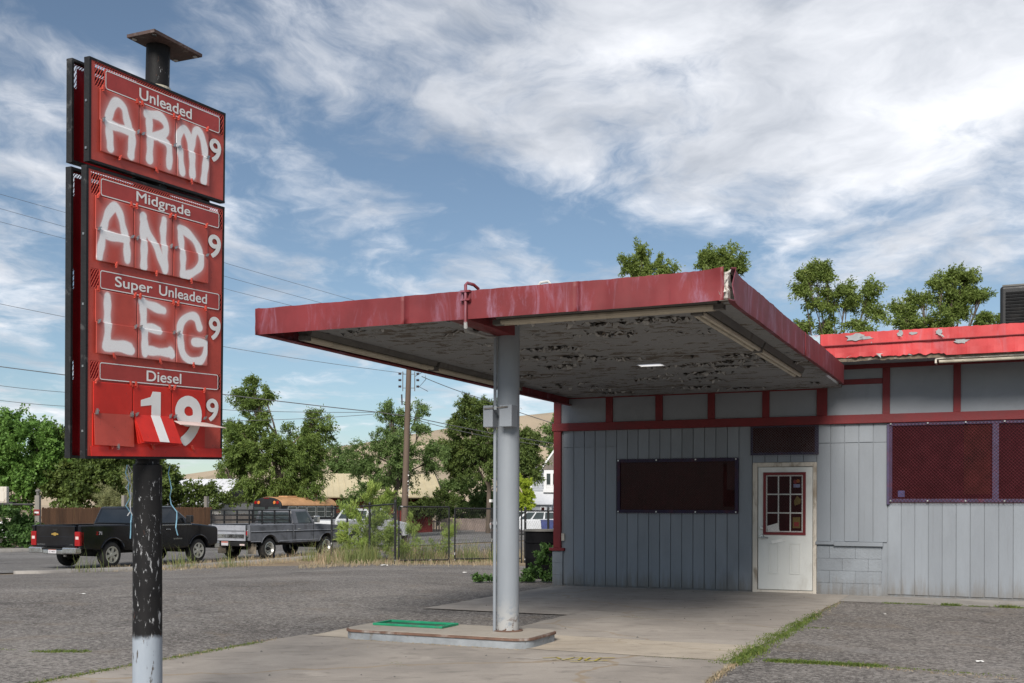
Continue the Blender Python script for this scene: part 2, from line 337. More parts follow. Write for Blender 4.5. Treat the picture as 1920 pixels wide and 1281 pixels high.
M['purple'] = paint('purple_frame_paint', (.05, .038, .085), .5, .3, 4., .1, dirt=(.16, .02, .03), damt=.5, dscale=3.)
M['darkpurple'] = paint('dark_purple_frame', (.022, .015, .045), .55, .3, 4., .1, dirt=(.09, .01, .015), damt=.6)
M['mesh_red'] = paint('red_mesh_paint', (.075, .009, .014), .5, .3, 6., 0.)
M['mesh_grey'] = paint('grey_mesh', (.20, .20, .21), .5, .2, 6., 0.)
M['mesh_white'] = paint('galvanised_mesh', (.6, .6, .58), .4, .1, 6., 0.)
M['pane_red'] = glass('red_tinted_pane', (.026, .004, .006), .2, .12)
M['pane_dark'] = glass('dark_pane', (.030, .0065, .007), .2, .12)
M['steel'] = paint('worn_steel', (.45, .45, .44), .32, .1, 8., .03, metal=.9)
M['black'] = paint('black_paint', (.014, .014, .015), .45, .3, 5., .1, dirt=(.07, .06, .05), damt=.3)
M['rubber'] = paint('tyre_rubber', (.022, .021, .020), .85, .2, 6., .2, dirt=(.10, .085, .065), damt=.35)
M['conc_edge'] = paint('weathered_concrete', (.36, .32, .27), .85, .12, 3., .3, 60., dirt=(.2, .16, .12), damt=.5)
M['lot'] = asphalt('lot_asphalt', (.150, .135, .123), (.245, .221, .199), 105., dustamt=.6, fines=.85)
M['road'] = asphalt('road_asphalt', (.17, .166, .163), (.215, .208, .202), 210., dustamt=.18, fines=.5)
M['pad'] = concrete('apron_concrete', (.41, .368, .322), (.315, .282, .248), camt=.5, cscale=.33)
M['strip'] = concrete('pale_concrete', (.50, .435, .35), (.39, .335, .27), camt=.35, cscale=.4)
M['drive'] = concrete('drive_concrete', (.385, .343, .298), (.285, .254, .222), camt=.75, cscale=.28, grain=120.)
M['kerb'] = concrete('kerb_concrete', (.36, .34, .31), (.27, .25, .23), camt=.5, cscale=.6)
M['dirt'] = paint('dry_ground', (.24, .18, .115), .95, .35, .5, .5, 14., dirt=(.13, .12, .06), damt=.7, dscale=.35)
M['hill'] = paint('dry_grass_hill', (.42, .335, .235), .95, .16, .012, .0, 1., dirt=(.27, .22, .15), damt=.8, dscale=.02, dlo=.47, dhi=.62)
M['bark'] = paint('bark', (.11, .085, .065), .9, .3, 6., .6, 18., streak=4.)
M['wood_pole'] = paint('creosote_pole', (.115, .082, .062), .85, .25, 3., .4, 20., streak=8.)
M['wood_post'] = paint('grey_wood_post', (.20, .185, .165), .85, .25, 4., .4, 30., streak=6.)
M['green'] = paint('green_paint', (.012, .235, .115), .45, .2, 6., .1, dirt=(.08, .12, .08), damt=.4, dscale=8.)
M['grass'] = leafmat('grass_blade', (.07, .12, .022), (.17, .22, .05), .25)
M['dry'] = leafmat('dry_grass_blade', (.25, .195, .115), (.44, .375, .25), .2)
M['weed'] = leafmat('weed_leaf', (.12, .16, .05), (.26, .29, .11), .3)
M['paper'] = paint('litter_paper', (.7, .69, .66), .7, .1, 8., .1)
M['brown_band'] = paint('rusty_brown_edge', (.15, .085, .06), .75, .3, 6., .3, dirt=(.42, .40, .37), damt=.6, dscale=4.)
M['island_side'] = paint('island_painted_steel', (.25, .268, .285), .65, .25, 5., .25, dirt=(.15, .115, .08), damt=.65, dscale=9., dlo=.54, dhi=.68)
M['yellow'] = paint('yellow_marking', (.42, .34, .06), .8, .3, 14., 0.)
M['whiteline'] = paint('thin_white_marking', (.42, .40, .37), .8, .3, 14., 0.)
# ================================================================== ground
def gridsheet(name, us, vs_, fn, mat, thick=0.):
    U, V = np.meshgrid(us, vs_, indexing='ij'); X, Y, Z = fn(U, V); n, m = U.shape
    co = np.stack([X, Y, Z], -1).reshape(-1, 3); idx = np.arange(n * m).reshape(n, m)
    F = np.stack([idx[:-1, :-1], idx[1:, :-1], idx[1:, 1:], idx[:-1, 1:]], -1).reshape(-1, 4)
    if thick:
        bot = co.copy(); bot[:, 2] -= thick; k = n * m; co = np.concatenate([co, bot])
        e = []
        for line in (idx[:, 0][::-1], idx[:, -1], idx[0, :], idx[-1, :][::-1]):
            e.append(np.stack([line[:-1], line[1:], line[1:] + k, line[:-1] + k], -1))
        F = np.concatenate([F] + e)
    me = npmesh(name, co, F)
    o = place(name, me, mat)
    return structure(o)
near = np.arange(-60, 100.1, 1.5); farp = 100 * 1.18 ** np.arange(1, 21); gx = np.concatenate([-(farp[::-1]) + 40, near, farp]); gy = gx[gx > -900]
gridsheet('ground', gx, gy, lambda U, V: (U, V, zf(U, V) - .03), M['dirt'])
def srf(off, wob=0.):
    def fn(U, V):
        X = U * HY + V * HX; Y = -U * HX + V * HY
        return X, Y, zf(X, Y) + off
    return fn
gridsheet('parking_lot', np.arange(-24.85, 40, .8), np.arange(-40, 28.6, .8), srf(0.), M['lot'])
gridsheet('road', np.arange(-39, -24.84, 1.18), np.arange(-70, 150, 1.5), srf(-.003), M['road'])
gridsheet('cross_road', np.arange(-24.85, 60, 1.5), np.arange(32, 70.1, 1.5), srf(-.003), M['road'])
gridsheet('kerb', np.array([-25.45, -25.3, -24.95, -24.75]), np.arange(20.6, 34, .7), srf(.07), M['kerb'], .14)
gridsheet('sidewalk', np.array([-41.3, -40, -38.95]), np.arange(-40, 120, 1.5), srf(.11), M['kerb'], .16)
gridsheet('far_kerb', np.arange(-24.5, 50, 1.5), np.array([70.1, 70.6, 71.2]), srf(.10), M['kerb'], .16)
def abfn(off, jit=0., seed=0):
    def fn(U, V):
        rg = np.random.default_rng(seed); n, m = U.shape; U = U.copy(); V = V.copy()
        if jit:
            s1 = np.cumsum(rg.normal(0, 1, m)); s1 -= np.linspace(s1[0], s1[-1], m); s2 = rg.normal(0, 1, m) * .5
            U[0, :] += (s1 * .3 + s2) * jit; s1 = np.cumsum(rg.normal(0, 1, m)); s1 -= np.linspace(s1[0], s1[-1], m); U[-1, :] += (s1 * .3 + rg.normal(0, .5, m)) * jit
            V[:, 0] += rg.normal(0, .5, n) * jit; V[:, -1] += rg.normal(0, .5, n) * jit
        X = U * E1.x + (V + DIST) * E2.x; Y = U * E1.y + (V + DIST) * E2.y
        return X, Y, zf(X, Y) + off
    return fn
gridsheet('driveway', np.linspace(-7.08, -2.26, 9), np.linspace(-30, -8.27, 110), abfn(.010, .03, 1), M['drive'])
gridsheet('pale_apron', np.linspace(-6.95, -2.34, 24), np.linspace(-8.30, -7.12, 6), abfn(.014, .02, 2), M['strip'])
gridsheet('apron', np.linspace(-5.22, -2.31, 6), np.linspace(-7.13, -.0, 40), abfn(.010, .02, 3), M['pad'])
gridsheet('apron', np.linspace(-7.34, -5.20, 6), np.linspace(-4.98, -.0, 26), abfn(.013, .02, 4), M['pad'])
gridsheet('sidewalk_by_wall', np.linspace(-2.33, 7, 40), np.linspace(-1.22, -.0, 5), abfn(.006, .03, 5), M['kerb'])
# scribbled marks on the drive
def strip_mark(name, pts, wd, mat, off):
    g = G(); V = [Vector(ab(*p, off)) for p in pts]
    for i in range(len(V) - 1):
        d = (V[i + 1] - V[i]).normalized(); s = Vector((-d.y, d.x, 0)) * wd / 2; e = d * wd * .4
        g.quad(V[i] - s - e, V[i + 1] - s + e, V[i + 1] + s + e, V[i] + s - e)
    o = g.obj(name, mat); return structure(o)
strip_mark('road_marking', [(-3.95, -8.87), (-3.86, -8.77), (-3.78, -8.86), (-3.83, -8.93)], .022, M['yellow'], .017)
strip_mark('road_marking', [(-3.74, -8.93), (-3.70, -8.72), (-3.63, -8.70), (-3.60, -8.88), (-3.69, -8.90)], .022, M['yellow'], .0185)
strip_mark('road_marking', [(-3.56, -8.68), (-3.54, -8.88), (-3.45, -8.86), (-3.46, -8.66), (-3.36, -8.58)], .022, M['yellow'], .020)
strip_mark('road_marking', [(-3.62, -9.02), (-3.35, -8.80)], .02, M['yellow'], .0215)
strip_mark('road_marking', [(-4.2, -8.98), (-3.4, -8.95), (-2.7, -8.96)], .012, M['whiteline'], .023)

# ================================================================== hills
def hillfn(U, V):
    rg = np.random.default_rng(3); X = U; Y = V
    h = np.zeros_like(X)
    ridge = 35.5 + 17 * np.tanh((X + 140) / 75) - 14 * ss((-X - 120) / 160) + 2 * np.sin(X / 62 + .8) + 1.5 * np.sin(X / 23.)
    prof = ss((Y - 330) / 360) * (1 - .55 * ss((Y - 720) / 500))
    h = ridge * prof
    for k in range(16):
        fx, fy = rg.normal(0, .02, 2); h += rg.uniform(.5, 1.7) * np.sin(fx * X + fy * Y + rg.uniform(0, 6)) * prof * 1.5
    return X, Y, h - 3.
gridsheet('hills', np.linspace(-1100, 1100, 140), np.linspace(330, 1300, 60), hillfn, M['hill'])
for p in bpy.data.objects['hills'].data.polygons: p.use_smooth = True

# ================================================================== station building
BL = sthing('gas_station', 'grey board-clad gas station with red trim and white door', 'gas station', -3.0, 4.5)
wall = G().bx(-7.34, 6.5, .018, 9.3, -.4, 3.70).obj('wall', M['wall'], BL)
bme = unit_box('siding_board'); bme.materials.append(M['wall'])
rnd = random.Random(5)
def board(a0, a1, z0, z1, name='siding_board', me=None, b0=.0, b1=.017):
    j = rnd.uniform(-.0015, .0015)
    return place(name, me or bme, None, wall, ((a0 + a1) / 2, (b0 + b1) / 2 + j - .002, (z0 + z1) / 2), (a1 - a0, b1 - b0, z1 - z0), (0, 0, rnd.uniform(-.002, .002)))
def boards(a0, a1, n, spans, gap=.012):
    wd = (a1 - a0) / n
    for i in range(n):
        x0, x1 = a0 + i * wd, a0 + (i + 1) * wd - gap
        for z0, z1, c0, c1 in spans:
            if (x0 + x1) / 2 > c0 and (x0 + x1) / 2 < c1: board(x0, x1, z0 + rnd.uniform(0, .008), z1)
boards(-7.235, -6.235, 5, [(.03, 2.455, -9, 9), (2.459, 2.75, -9, 9)])
boards(-6.235, -4.09, 11, [(.03, 1.33, -9, 9), (2.22, 2.75, -9, 9)])
boards(-4.09, -3.865, 1, [(.03, 2.75, -9, 9)])
boards(-3.865, -2.825, 5, [(2.15, 2.75, -9, 9)])
boards(-2.825, -1.73, 5, [(.86, 2.445, -9, 9), (2.449, 2.75, -9, 9)])
boards(-1.725, 6.5, 41, [(.04, 1.52, -9, 9)])
# painted concrete blocks right of the door and under the left corner post
cme = unit_box('concrete_block'); cme.materials.append(M['block'])
def block(a0, a1, z0, z1, b0=-.004, b1=.017):
    o = place('concrete_block', cme, None, wall, ((a0 + a1) / 2, (b0 + b1) / 2 + rnd.uniform(-.002, .002), (z0 + z1) / 2), (a1 - a0 - .004, b1 - b0, z1 - z0 - .004)); return o
for c in range(4):
    x = -2.825 - (.2 if c % 2 else .0)
    z0 = .0 + c * .197
    while x < -1.82:
        x1 = min(x + .4, -1.815); x0 = max(x, -2.825)
        if x1 - x0 > .03: block(x0, x1, z0, z0 + .197)
        x += .4
for c in range(3): block(-7.44, -7.243, -.02 + c * .213, -.02 + (c + 1) * .213, -.03, .2)
sill = G().bx(-2.84, -2.55, -.05, .03, .812, .862).bx(-2.55, -1.80, -.055, .03, .793, .858).obj('ledge', M['wall'], BL, bevel=.006)
G().bx(-7.49, -7.20, -.07, .25, .62, .672).obj('corner_cap', M['trim'], BL, bevel=.008)
G().bx(-7.415, -7.275, -.045, .22, .672, 2.752).obj('corner_post', M['trim'], BL, bevel=.006)
G().bx(-7.415, -7.275, -.043, .22, 2.892, 3.39).obj('corner_post', M['trim'], BL, bevel=.006)
G().bx(-7.44, 6.5, -.06, .03, 2.752, 2.892).obj('red_band', M['trim'], BL, bevel=.006)
for a, wd, z1 in ((-6.37, .125, 3.318), (-5.47, .125, 3.318), (-4.56, .12, 3.318), (-3.648, .115, 3.318), (-2.745, .165, 3.318), (-1.757, .112, 3.622), (-.717, .105, 3.622), (.33, .105, 3.622), (1.4, .105, 3.622)):
    G().bx(a - wd / 2, a + wd / 2, -.045, .03, 2.892, z1).obj('red_post', M['trim'], BL, bevel=.004)
G().bx(-7.275, -2.66, -.05, .03, 3.318, 3.388).obj('top_rail', M['trim'], BL, bevel=.004)
G().bx(-2.66, -1.815, -.04, .03, 3.378, 3.462).obj('top_rail', M['trim'], BL, bevel=.004)
G().bx(-2.66, 6.5, -.05, .03, 3.622, 3.692).obj('top_rail', M['trim'], BL, bevel=.004)
pme = unit_box('wall_panel'); pme.materials.append(M['panel'])
xs = [-7.275, -6.4325, -6.3075, -5.5325, -5.4075, -4.62, -4.5, -3.7055, -3.5905, -2.8275]
for i in range(0, 10, 2): board(xs[i], xs[i + 1], 2.892, 3.318, 'wall_panel', pme, -.012, .017)
board(-2.6625, -1.813, 2.892, 3.378, 'wall_panel', pme, -.012, .017); board(-2.6625, -1.813, 3.462, 3.622, 'wall_panel', pme, -.012, .017)
for a0, a1 in ((-1.701, -.7695), (-.6645, .2775), (.3825, 1.3475), (1.4525, 6.5)): board(a0, a1, 2.892, 3.622, 'wall_panel', pme, -.012, .017)
# roof and its red fascia with the torn lower edge
G().bx(-7.4, 6.5, -.985, 9.3, 3.75, 4.03).obj('roof', M['fixture'], BL)
def sof(g): pass
G().bx(-7.38, 6.5, -.98, .03, 3.694, 3.745).obj('eave_soffit', M['panel'], BL)
def fascia_sheet(a0, a1, z0, z1, b, n, m, seed, rag):
    rg = np.random.default_rng(seed); U = np.linspace(a0, a1, n); V = np.linspace(0, 1, m); co = []
    low = np.cumsum(rg.normal(0, .008, n)); low -= np.linspace(low[0], low[-1], n); low = np.clip(low + rg.normal(0, .005, n), -.012, .05) * rag
    if rag > 1.2: low = np.where(U < -.85, .018 + np.abs(low) * .6 + rg.normal(0, .007, n), low * .25)
    wav = np.cumsum(rg.normal(0, .0035, n)); wav -= np.linspace(wav[0], wav[-1], n)
    for i in range(n):
        for j in range(m):
            zz_ = z0 + (z1 - z0) * V[j] + (low[i] * (1 - V[j]) if j == 0 else 0) + (rg.normal(0, .003) if j == m - 1 else 0)
            co.append((U[i], b + wav[i] * .5 + .006 * math.sin(i * .7 + j) * (.5 if j else 1.5), zz_))
    F = [(i * m + j, (i + 1) * m + j, (i + 1) * m + j + 1, i * m + j + 1) for i in range(n - 1) for j in range(m - 1)]
    g = G().add(co, F); k = len(co)
    g.add([(a, bb + .022, z) for a, bb, z in co], [tuple(reversed(f)) for f in F])
    for j in (0, m - 1):
        for i in range(n - 1): g.f.append((i * m + j, k + i * m + j, k + (i + 1) * m + j, (i + 1) * m + j))
    for i in (0, n - 1):
        for j in range(m - 1): g.f.append((i * m + j, i * m + j + 1, k + i * m + j + 1, k + i * m + j))
    return g
fascia_sheet(-2.62, 6.5, 3.655, 4.055, -1.035, 260, 5, 3, 1.6).obj('roof_fascia', M['fascia2'], BL)
M['paleblue'] = paint('faded_blue_patch', (.36, .46, .52), .6, .2, 5., .1, dirt=(.4, .1, .12), damt=.7, dscale=6.)
G().bx(-3.2, -2.63, -1.03, -1.0, 3.66, 4.05).obj('fascia_patch', M['paleblue'], BL)
M['rotten'] = paint('rotten_board', (.16, .125, .09), .9, .4, 8., .6, 30., dirt=(.42, .38, .33), damt=.7, dscale=7.)
fascia_sheet(-2.60, 6.5, 3.636, 3.80, -1.004, 200, 3, 8, 1.0).obj('rotten_edge_board', M['rotten'], BL)
G().tube([(-2.7, -1.06, 3.865), (0, -1.062, 3.885), (6.5, -1.06, 3.905)], .011, 6).obj('conduit', M['trim'], BL)
rgf = random.Random(4)
M['galv'] = paint('bare_galvanised_patch', (.30, .31, .32), .7, .2, 8., .1, dirt=(.42, .40, .36), damt=.6, dscale=7.)
def patch(a0, a1, z0, z1, seed, n=16):
    r_ = random.Random(seed); ca, cz = (a0 + a1) / 2, (z0 + z1) / 2; p = []
    for k in range(n):
        t = 2 * math.pi * k / n; q = r_.uniform(.55, 1.1); p.append((ca + math.cos(t) * (a1 - a0) / 2 * q, cz + math.sin(t) * (z1 - z0) / 2 * q))
    G().prism(p, -1.058, -1.050).obj('bare_patch', M['galv'], BL)
for k, q in enumerate(((-2.27, -1.93, 3.925, 4.05), (-2.05, -1.84, 3.93, 4.0), (-1.51, -1.42, 3.95, 4.05), (-1.35, -1.22, 3.97, 4.02), (-.99, -.86, 3.93, 4.05), (-.74, -.50, 3.80, 3.88))): patch(*q, k + 3)
def skin(a, z, s, k):
    r_ = random.Random(k); q = [(a + r_.uniform(-1, 1) * s, -1.065 - r_.uniform(0, .03), z + r_.uniform(-1, 1) * s * .7) for _ in range(4)]
    G().add(q, [(0, 1, 2), (0, 2, 3)]).obj('paint_skin', M['flake'], BL)
for k, (a, z, s) in enumerate(((-2.02, 3.95, .05), (-1.44, 3.97, .05), (-.90, 3.94, .06), (-1.3, 3.70, .06), (-2.2, 3.69, .05), (-1.75, 3.68, .06))): skin(a, z, s, k)
# fixture under the eave
fx = G().bx(-.98, 3.0, -.98, -.78, 3.60, 3.655).obj('eave_light', M['cream'], BL, bevel=.01)
G().tube([(-.93, -.93, 3.575), (2.9, -.93, 3.575)], .028, 10).obj('light_tube', M['tube'], fx)
G().bx(-.985, -.96, -.985, -.80, 3.545, 3.60).obj('end_cap', M['cream'], fx)
# ---------------------------------------------------------------- windows
def window(a0, a1, z0, z1, fr, fmat, pane, mesh, dx, dz, t, over=.05, mullions=()):
    w_ = G()
    w_.bx(a0, a1, -.035, .02, z0, z0 + fr); w_.bx(a0, a1, -.035, .02, z1 - fr, z1); w_.bx(a0, a0 + fr, -.033, .02, z0 + fr, z1 - fr); w_.bx(a1 - fr, a1, -.033, .02, z0 + fr, z1 - fr)
    f = w_.obj('window', fmat, BL, bevel=.004)
    xs = [a0 + fr] + [v for m_ in mullions for v in (m_ - .045, m_ + .045)] + [a1 - fr]
    for i in range(0, len(xs), 2): G().bx(xs[i], xs[i + 1], -.004, .007, z0 + fr, z1 - fr).obj('pane', pane, f)
    for m_ in mullions: G().bx(m_ - .045, m_ + .045, -.03, .02, z0 + fr, z1 - fr).obj('mullion', M['purple'], f)
    if mesh is not None:
        stuff(G().lattice(a0 - .0, a1 + .0, z0 - over * .4, z1 + over * .3, dx, dz, t, -.05).obj('security_mesh', mesh, f))
        bo = unit_box('bolt'); bo.materials.append(M['steel'])
        n = max(2, int((a1 - a0) / .55))
        for i in range(n + 1):
            for z in (z0 + fr * .4, z1 - fr * .4): place('bolt', bo, None, f, (a0 + .03 + (a1 - a0 - .06) * i / n, -.058, z), (.022, .012, .022))
    return f
w1 = window(-6.225, -4.105, 1.305, 2.235, .055, M['darkpurple'], M['pane_dark'], M['mesh_red'], .045, .022, .0022)
w2 = window(-1.715, 6.0, 1.50, 2.75, .05, M['purple'], M['pane_red'], M['mesh_red'], .052, .026, .0048, mullions=(-.17, 1.45, 3.0, 4.5))
G().bx(-1.745, -1.70, -.045, .02, 1.46, 2.73).obj('side_frame', M['purple'], w2, bevel=.004)
# what leans behind the panes
M['red_print'] = paint('dark_red_poster', (.03, .004, .006), .5, .6, 4., 0.)
M['tan_print'] = paint('tan_board', (.034, .008, .007), .7, .5, 3., 0., spec=.1)
G().bx(-4.36, -4.30, -.008, -.0045, 1.42, 2.14).bx(-4.30, -4.17, -.009, -.0048, 1.42, 1.70).obj('leaning_timber', M['tan_print'], w1)
G().bx(-.62, -.24, -.009, -.0045, 1.62, 2.70).obj('board_behind_glass', M['tan_print'], w2)
M['blue_print'] = paint('blue_print', (.06, .06, .16), .5, .4, 9., 0.)
G().bx(-1.58, -1.48, -.009, -.0045, 1.58, 1.68).obj('sticker', M['blue_print'], w2)
# transom over the door: torn purple film, ragged mesh
rgt = np.random.default_rng(9)
tr = G().bx(-3.90, -2.80, -.02, .02, 2.27, 2.745).obj('transom', M['darkpurple'], BL)
n = 30; zz1 = 2.31 + rgt.normal(0, .006, n) ; zz2 = 2.725 + rgt.normal(0, .004, n); xx = np.linspace(-3.86, -2.86, n); g = G()
for i in range(n - 1): g.quad((xx[i], -.0215, zz1[i]), (xx[i + 1], -.0215, zz1[i + 1]), (xx[i + 1], -.0215, zz2[i + 1]), (xx[i], -.0215, zz2[i]))
g.obj('pane', M['pane_dark'], tr)
stuff(G().lattice(-3.90, -2.80, 2.235, 2.775, .045, .022, .0028, -.04).obj('security_mesh', M['mesh_grey'], tr))
# ---------------------------------------------------------------- door
df = G().bx(-3.862, -3.785, -.03, .03, 0.0, 2.147).bx(-2.885, -2.828, -.03, .03, .0, 2.147).bx(-3.785, -2.885, -.032, .03, 2.078, 2.147).obj('door_frame', M['cream'], BL, bevel=.006)
G().bx(-3.785, -2.885, -.028, .03, .012, .05).obj('threshold', M['cream'], df)
dr = G().bx(-3.772, -2.892, -.012, .03, .058, 2.07).obj('door', M['white'], BL, bevel=.004)
for a0, a1 in ((-3.60, -3.43), (-3.26, -3.08)):
    g = G()
    for d, o in ((.0, -.0135), (.022, -.0175)):
        pass
    x0, x1, z0, z1 = a0, a1, .315, .83
    for (q0, q1, q2, q3) in ((x0, x1, z0, z0 + .02), (x0, x1, z1 - .02, z1), (x0, x0 + .02, z0 + .02, z1 - .02), (x1 - .02, x1, z0 + .02, z1 - .02)): g.bx(q0, q1, -.020, -.011, q2, q3)
    g.bx(x0 + .035, x1 - .035, -.0165, -.011, z0 + .035, z1 - .035)
    g.obj('door_panel', M['white'], dr, bevel=.004)
g = G(); x0, x1, z0, z1 = -3.688, -3.0, .957, 1.985
for q in ((x0, x1, z0, z0 + .045), (x0, x1, z1 - .045, z1), (x0, x0 + .045, z0 + .045, z1 - .045), (x1 - .045, x1, z0 + .045, z1 - .045)): g.bx(q[0], q[1], -.03, -.012, q[2], q[3])
dwf = g.obj('door_window_frame', M['trim'], dr, bevel=.003)
x0 += .045; x1 -= .045; z0 += .045; z1 -= .045
cw = (x1 - x0 - .08) / 3; ch = (z1 - z0 - .08) / 3
for i in range(3):
    for j in range(3): G().bx(x0 + .02 + i * (cw + .02), x0 + .02 + i * (cw + .02) + cw, -.0145, -.011, z0 + .02 + j * (ch + .02), z0 + .02 + j * (ch + .02) + ch).obj('pane', M['pane_red'], dr)
for i in range(4): G().bx(x0 + i * (cw + .02), x0 + .02 + i * (cw + .02), -.0165, -.011, z0, z1).obj('muntin', M['white'], dr)
for j in range(4): G().bx(x0, x1, -.0162, -.011, z0 + j * (ch + .02), z0 + .02 + j * (ch + .02)).obj('muntin', M['white'], dr)
stuff(G().lattice(x0, x1, z0, z1, .026, .024, .0030, -.025).obj('security_mesh', M['mesh_red'], dr))
G().add([(x0 + .03, -.019, z0 + .0), (x0 + .23, -.019, z0), (x0 + .19, -.019, z0 + .15), (x0 + .02, -.019, z0 + .10)], [(0, 1, 2, 3)]).obj('paper_notice', M['paper'], dr)
M['orange'] = paint('orange_print', (.30, .09, .02), .5, .3, 20., 0.); M['mustard'] = paint('mustard_print', (.12, .085, .02), .5, .3, 14., 0.); M['redp'] = paint('red_print', (.2, .02, .02), .5, .3, 14., 0.); M['bluew'] = paint('pale_blue_print', (.22, .22, .34), .5, .2, 14., 0.)
xr = x0 + .02 + 2 * (cw + .02)
G().lathe([(.0, 0), (.035, 0)], 12, 'y', (xr + .07, -.0175, 1.83)).obj('sticker', M['redp'], dr); G().lathe([(.0, 0), (.03, 0)], 12, 'y', (xr + .115, -.0178, 1.84)).obj('sticker', M['orange'], dr)
G().bx(xr + .04, xr + .145, -.018, -.0172, 1.735, 1.79).obj('sticker', M['bluew'], dr)
G().add([(xr + .06, -.0175, 1.44), (xr + .15, -.0175, 1.47), (xr + .16, -.0175, 1.54), (xr + .10, -.0175, 1.60), (xr + .05, -.0175, 1.52)], [(0, 1, 2, 3, 4)]).obj('sticker', M['mustard'], dr)
g = G().bx(xr + .03, xr + .15, -.018, -.0172, 1.07, 1.25).obj('sticker', M['mustard'], dr); G().bx(xr + .05, xr + .13, -.0188, -.0182, 1.10, 1.17).obj('sticker', M['redp'], dr)
hd = G().lathe([(0, -.03), (.035, -.028), (.042, -.012)], 16, 'y', (-3.715, 0, .92)).tube([(-3.715, -.028, .92), (-3.715, -.062, .92), (-3.70, -.068, .918), (-3.60, -.066, .905)], [.014, .014, .013, .011], 8).obj('door_handle', M['steel'], dr, smooth=True)
G().lathe([(0, -.034), (.028, -.032), (.034, -.012)], 16, 'y', (-3.715, 0, 1.065)).obj('deadbolt', M['steel'], dr, smooth=True)
G().add([(-3.56, -.016, .86), (-3.36, -.024, .905), (-3.33, -.018, .86), (-3.53, -.028, .81)], [(0, 1, 2, 3)]).obj('paper_notice', M['paper'], dr)
bx_ = G().bx(-7.262, -7.205, -.05, -.001, .80, .93).obj('outlet_box', M['cream'], BL, bevel=.006)
# ---------------------------------------------------------------- roof cooler
RU = sthing('rooftop_cooler', 'black louvred cooling unit standing on the flat roof', 'cooling unit', .6, 3.1, z0=4.03)
G().bx(-.13, 1.3, 2.5, 3.7, 4.10, 5.24).obj('housing', M['black'], RU, bevel=.05, seg=3)
G().bx(-.05, 1.2, 2.6, 3.6, 4.03, 4.10).obj('stand', M['fixture'], RU)
lme = unit_box('louvre'); lme.materials.append(M['black'])
for i in range(17): place('louvre', lme, None, RU, (.585, 2.49, 4.2 + i * .057), (1.25, .03, .03), (rad(25), 0, 0))
place('lid', unit_box('lid'), M['fixture'], RU, (.585, 3.1, 5.25), (1.36, 1.13, .03))

# ================================================================== canopy
CN = sthing('canopy', 'red flat canopy with peeling grey soffit on one steel column', 'canopy', -4.8, -7.8)
CN_A0, CN_A1, CN_B0 = -7.13, -2.17, -9.02
SKA0, SKA1, SKB0, SKB1 = -4.60, -4.25, -4.10, -3.80
def holed(x0, x1, y0, y1, z0, z1): return G().bx(x0, SKA0, y0, y1, z0, z1).bx(SKA1, x1, y0, -1.87, z0, z1).bx(SKA1, -2.43, -1.87, y1, z0, z1).bx(SKA0, SKA1, y0, SKB0, z0, z1).bx(SKA0, SKA1, SKB1, y1, z0, z1)
deck = holed(CN_A0 + .03, CN_A1 - .03, CN_B0 + .05, -.02, 3.38, 3.455).obj('roof_deck', M['fixture'], CN)
def can_fascia(p0, p1, n, seed, curl0=0., curl1=0., z0=3.2, z1=3.47, lap=()):
    """painted sheet metal folded over the edge: gently wavy, ends can curl outward"""
    rg = np.random.default_rng(seed); p0 = Vector((*p0, 0)); p1 = Vector((*p1, 0)); d = (p1 - p0).normalized(); o = Vector((d.y, -d.x, 0))
    prof = [(0.06, 0.012), (.0, .0), (-.002, .07), (.002, .14), (-.001, .22), (0., .27), (.05, .276)]
    wv = np.cumsum(rg.normal(0, .002, n)); wv -= np.linspace(wv[0], wv[-1], n); co = []; L = (p1 - p0).length
    for i in range(n):
        t = i / (n - 1); x = t * L
        for k, (q, z) in enumerate(prof):
            out = wv[i] * (1 if 0 < k < 6 else .3)
            z_ = z0 + z * (z1 - z0) / .27
            for cc, dd in ((curl0, x), (curl1, L - x)):
                if cc and dd < .30:
                    s = (1 - dd / .30) ** 2; out += cc * s * (.3 + 1.2 * abs(z - .12) / .15) ; z_ += cc * s * .35 * (1 if z > .2 else -.15)
            if k in (4, 5, 6): z_ += rg.normal(0, .0018)
            v = p0 + d * x + o * (out - q) + Vector((0, 0, z_)); co.append(v)
    m = len(prof); F = [(i * m + j, (i + 1) * m + j, (i + 1) * m + j + 1, i * m + j + 1) for i in range(n - 1) for j in range(m - 1)]
    ob = G().add(co, F).obj('fascia', M['fascia'], CN, smooth=True)
    s_ = ob.modifiers.new('s', 'SOLIDIFY'); s_.thickness = .006; s_.offset = -1
    return ob
can_fascia((CN_A0, CN_B0), (-5.35, CN_B0), 30, 1)
can_fascia((-5.36, CN_B0 - .007), (-3.55, CN_B0 - .007), 30, 2)
can_fascia((-3.56, CN_B0), (CN_A1 - .05, CN_B0), 40, 3, 0, .035)
can_fascia((CN_A1, CN_B0 + .03), (CN_A1, -5.2), 50, 4, .03, 0)
can_fascia((CN_A1 + .006, -5.21), (CN_A1 + .006, -1.85), 40, 5)
G().bx(-2.23, CN_A1 - .002, -1.868, -1.852, 3.202, 3.472).obj('fascia_end', M['trim'], CN)
can_fascia((CN_A0, -.02), (CN_A0, -4.6), 30, 6); can_fascia((CN_A0 - .006, -4.59), (CN_A0 - .006, CN_B0), 30, 7)
M['bare'] = paint('bare_weathered_board', (.58, .54, .50), .8, .25, 12., .4, dirt=(.25, .17, .13), damt=.6, dscale=9.)
G().bx(CN_A1 - .13, CN_A1 - .025, CN_B0 + .018, CN_B0 + .12, 3.22, 3.45).obj('corner_board', M['bare'], CN, bevel=.01)
rg = random.Random(8); g = G()
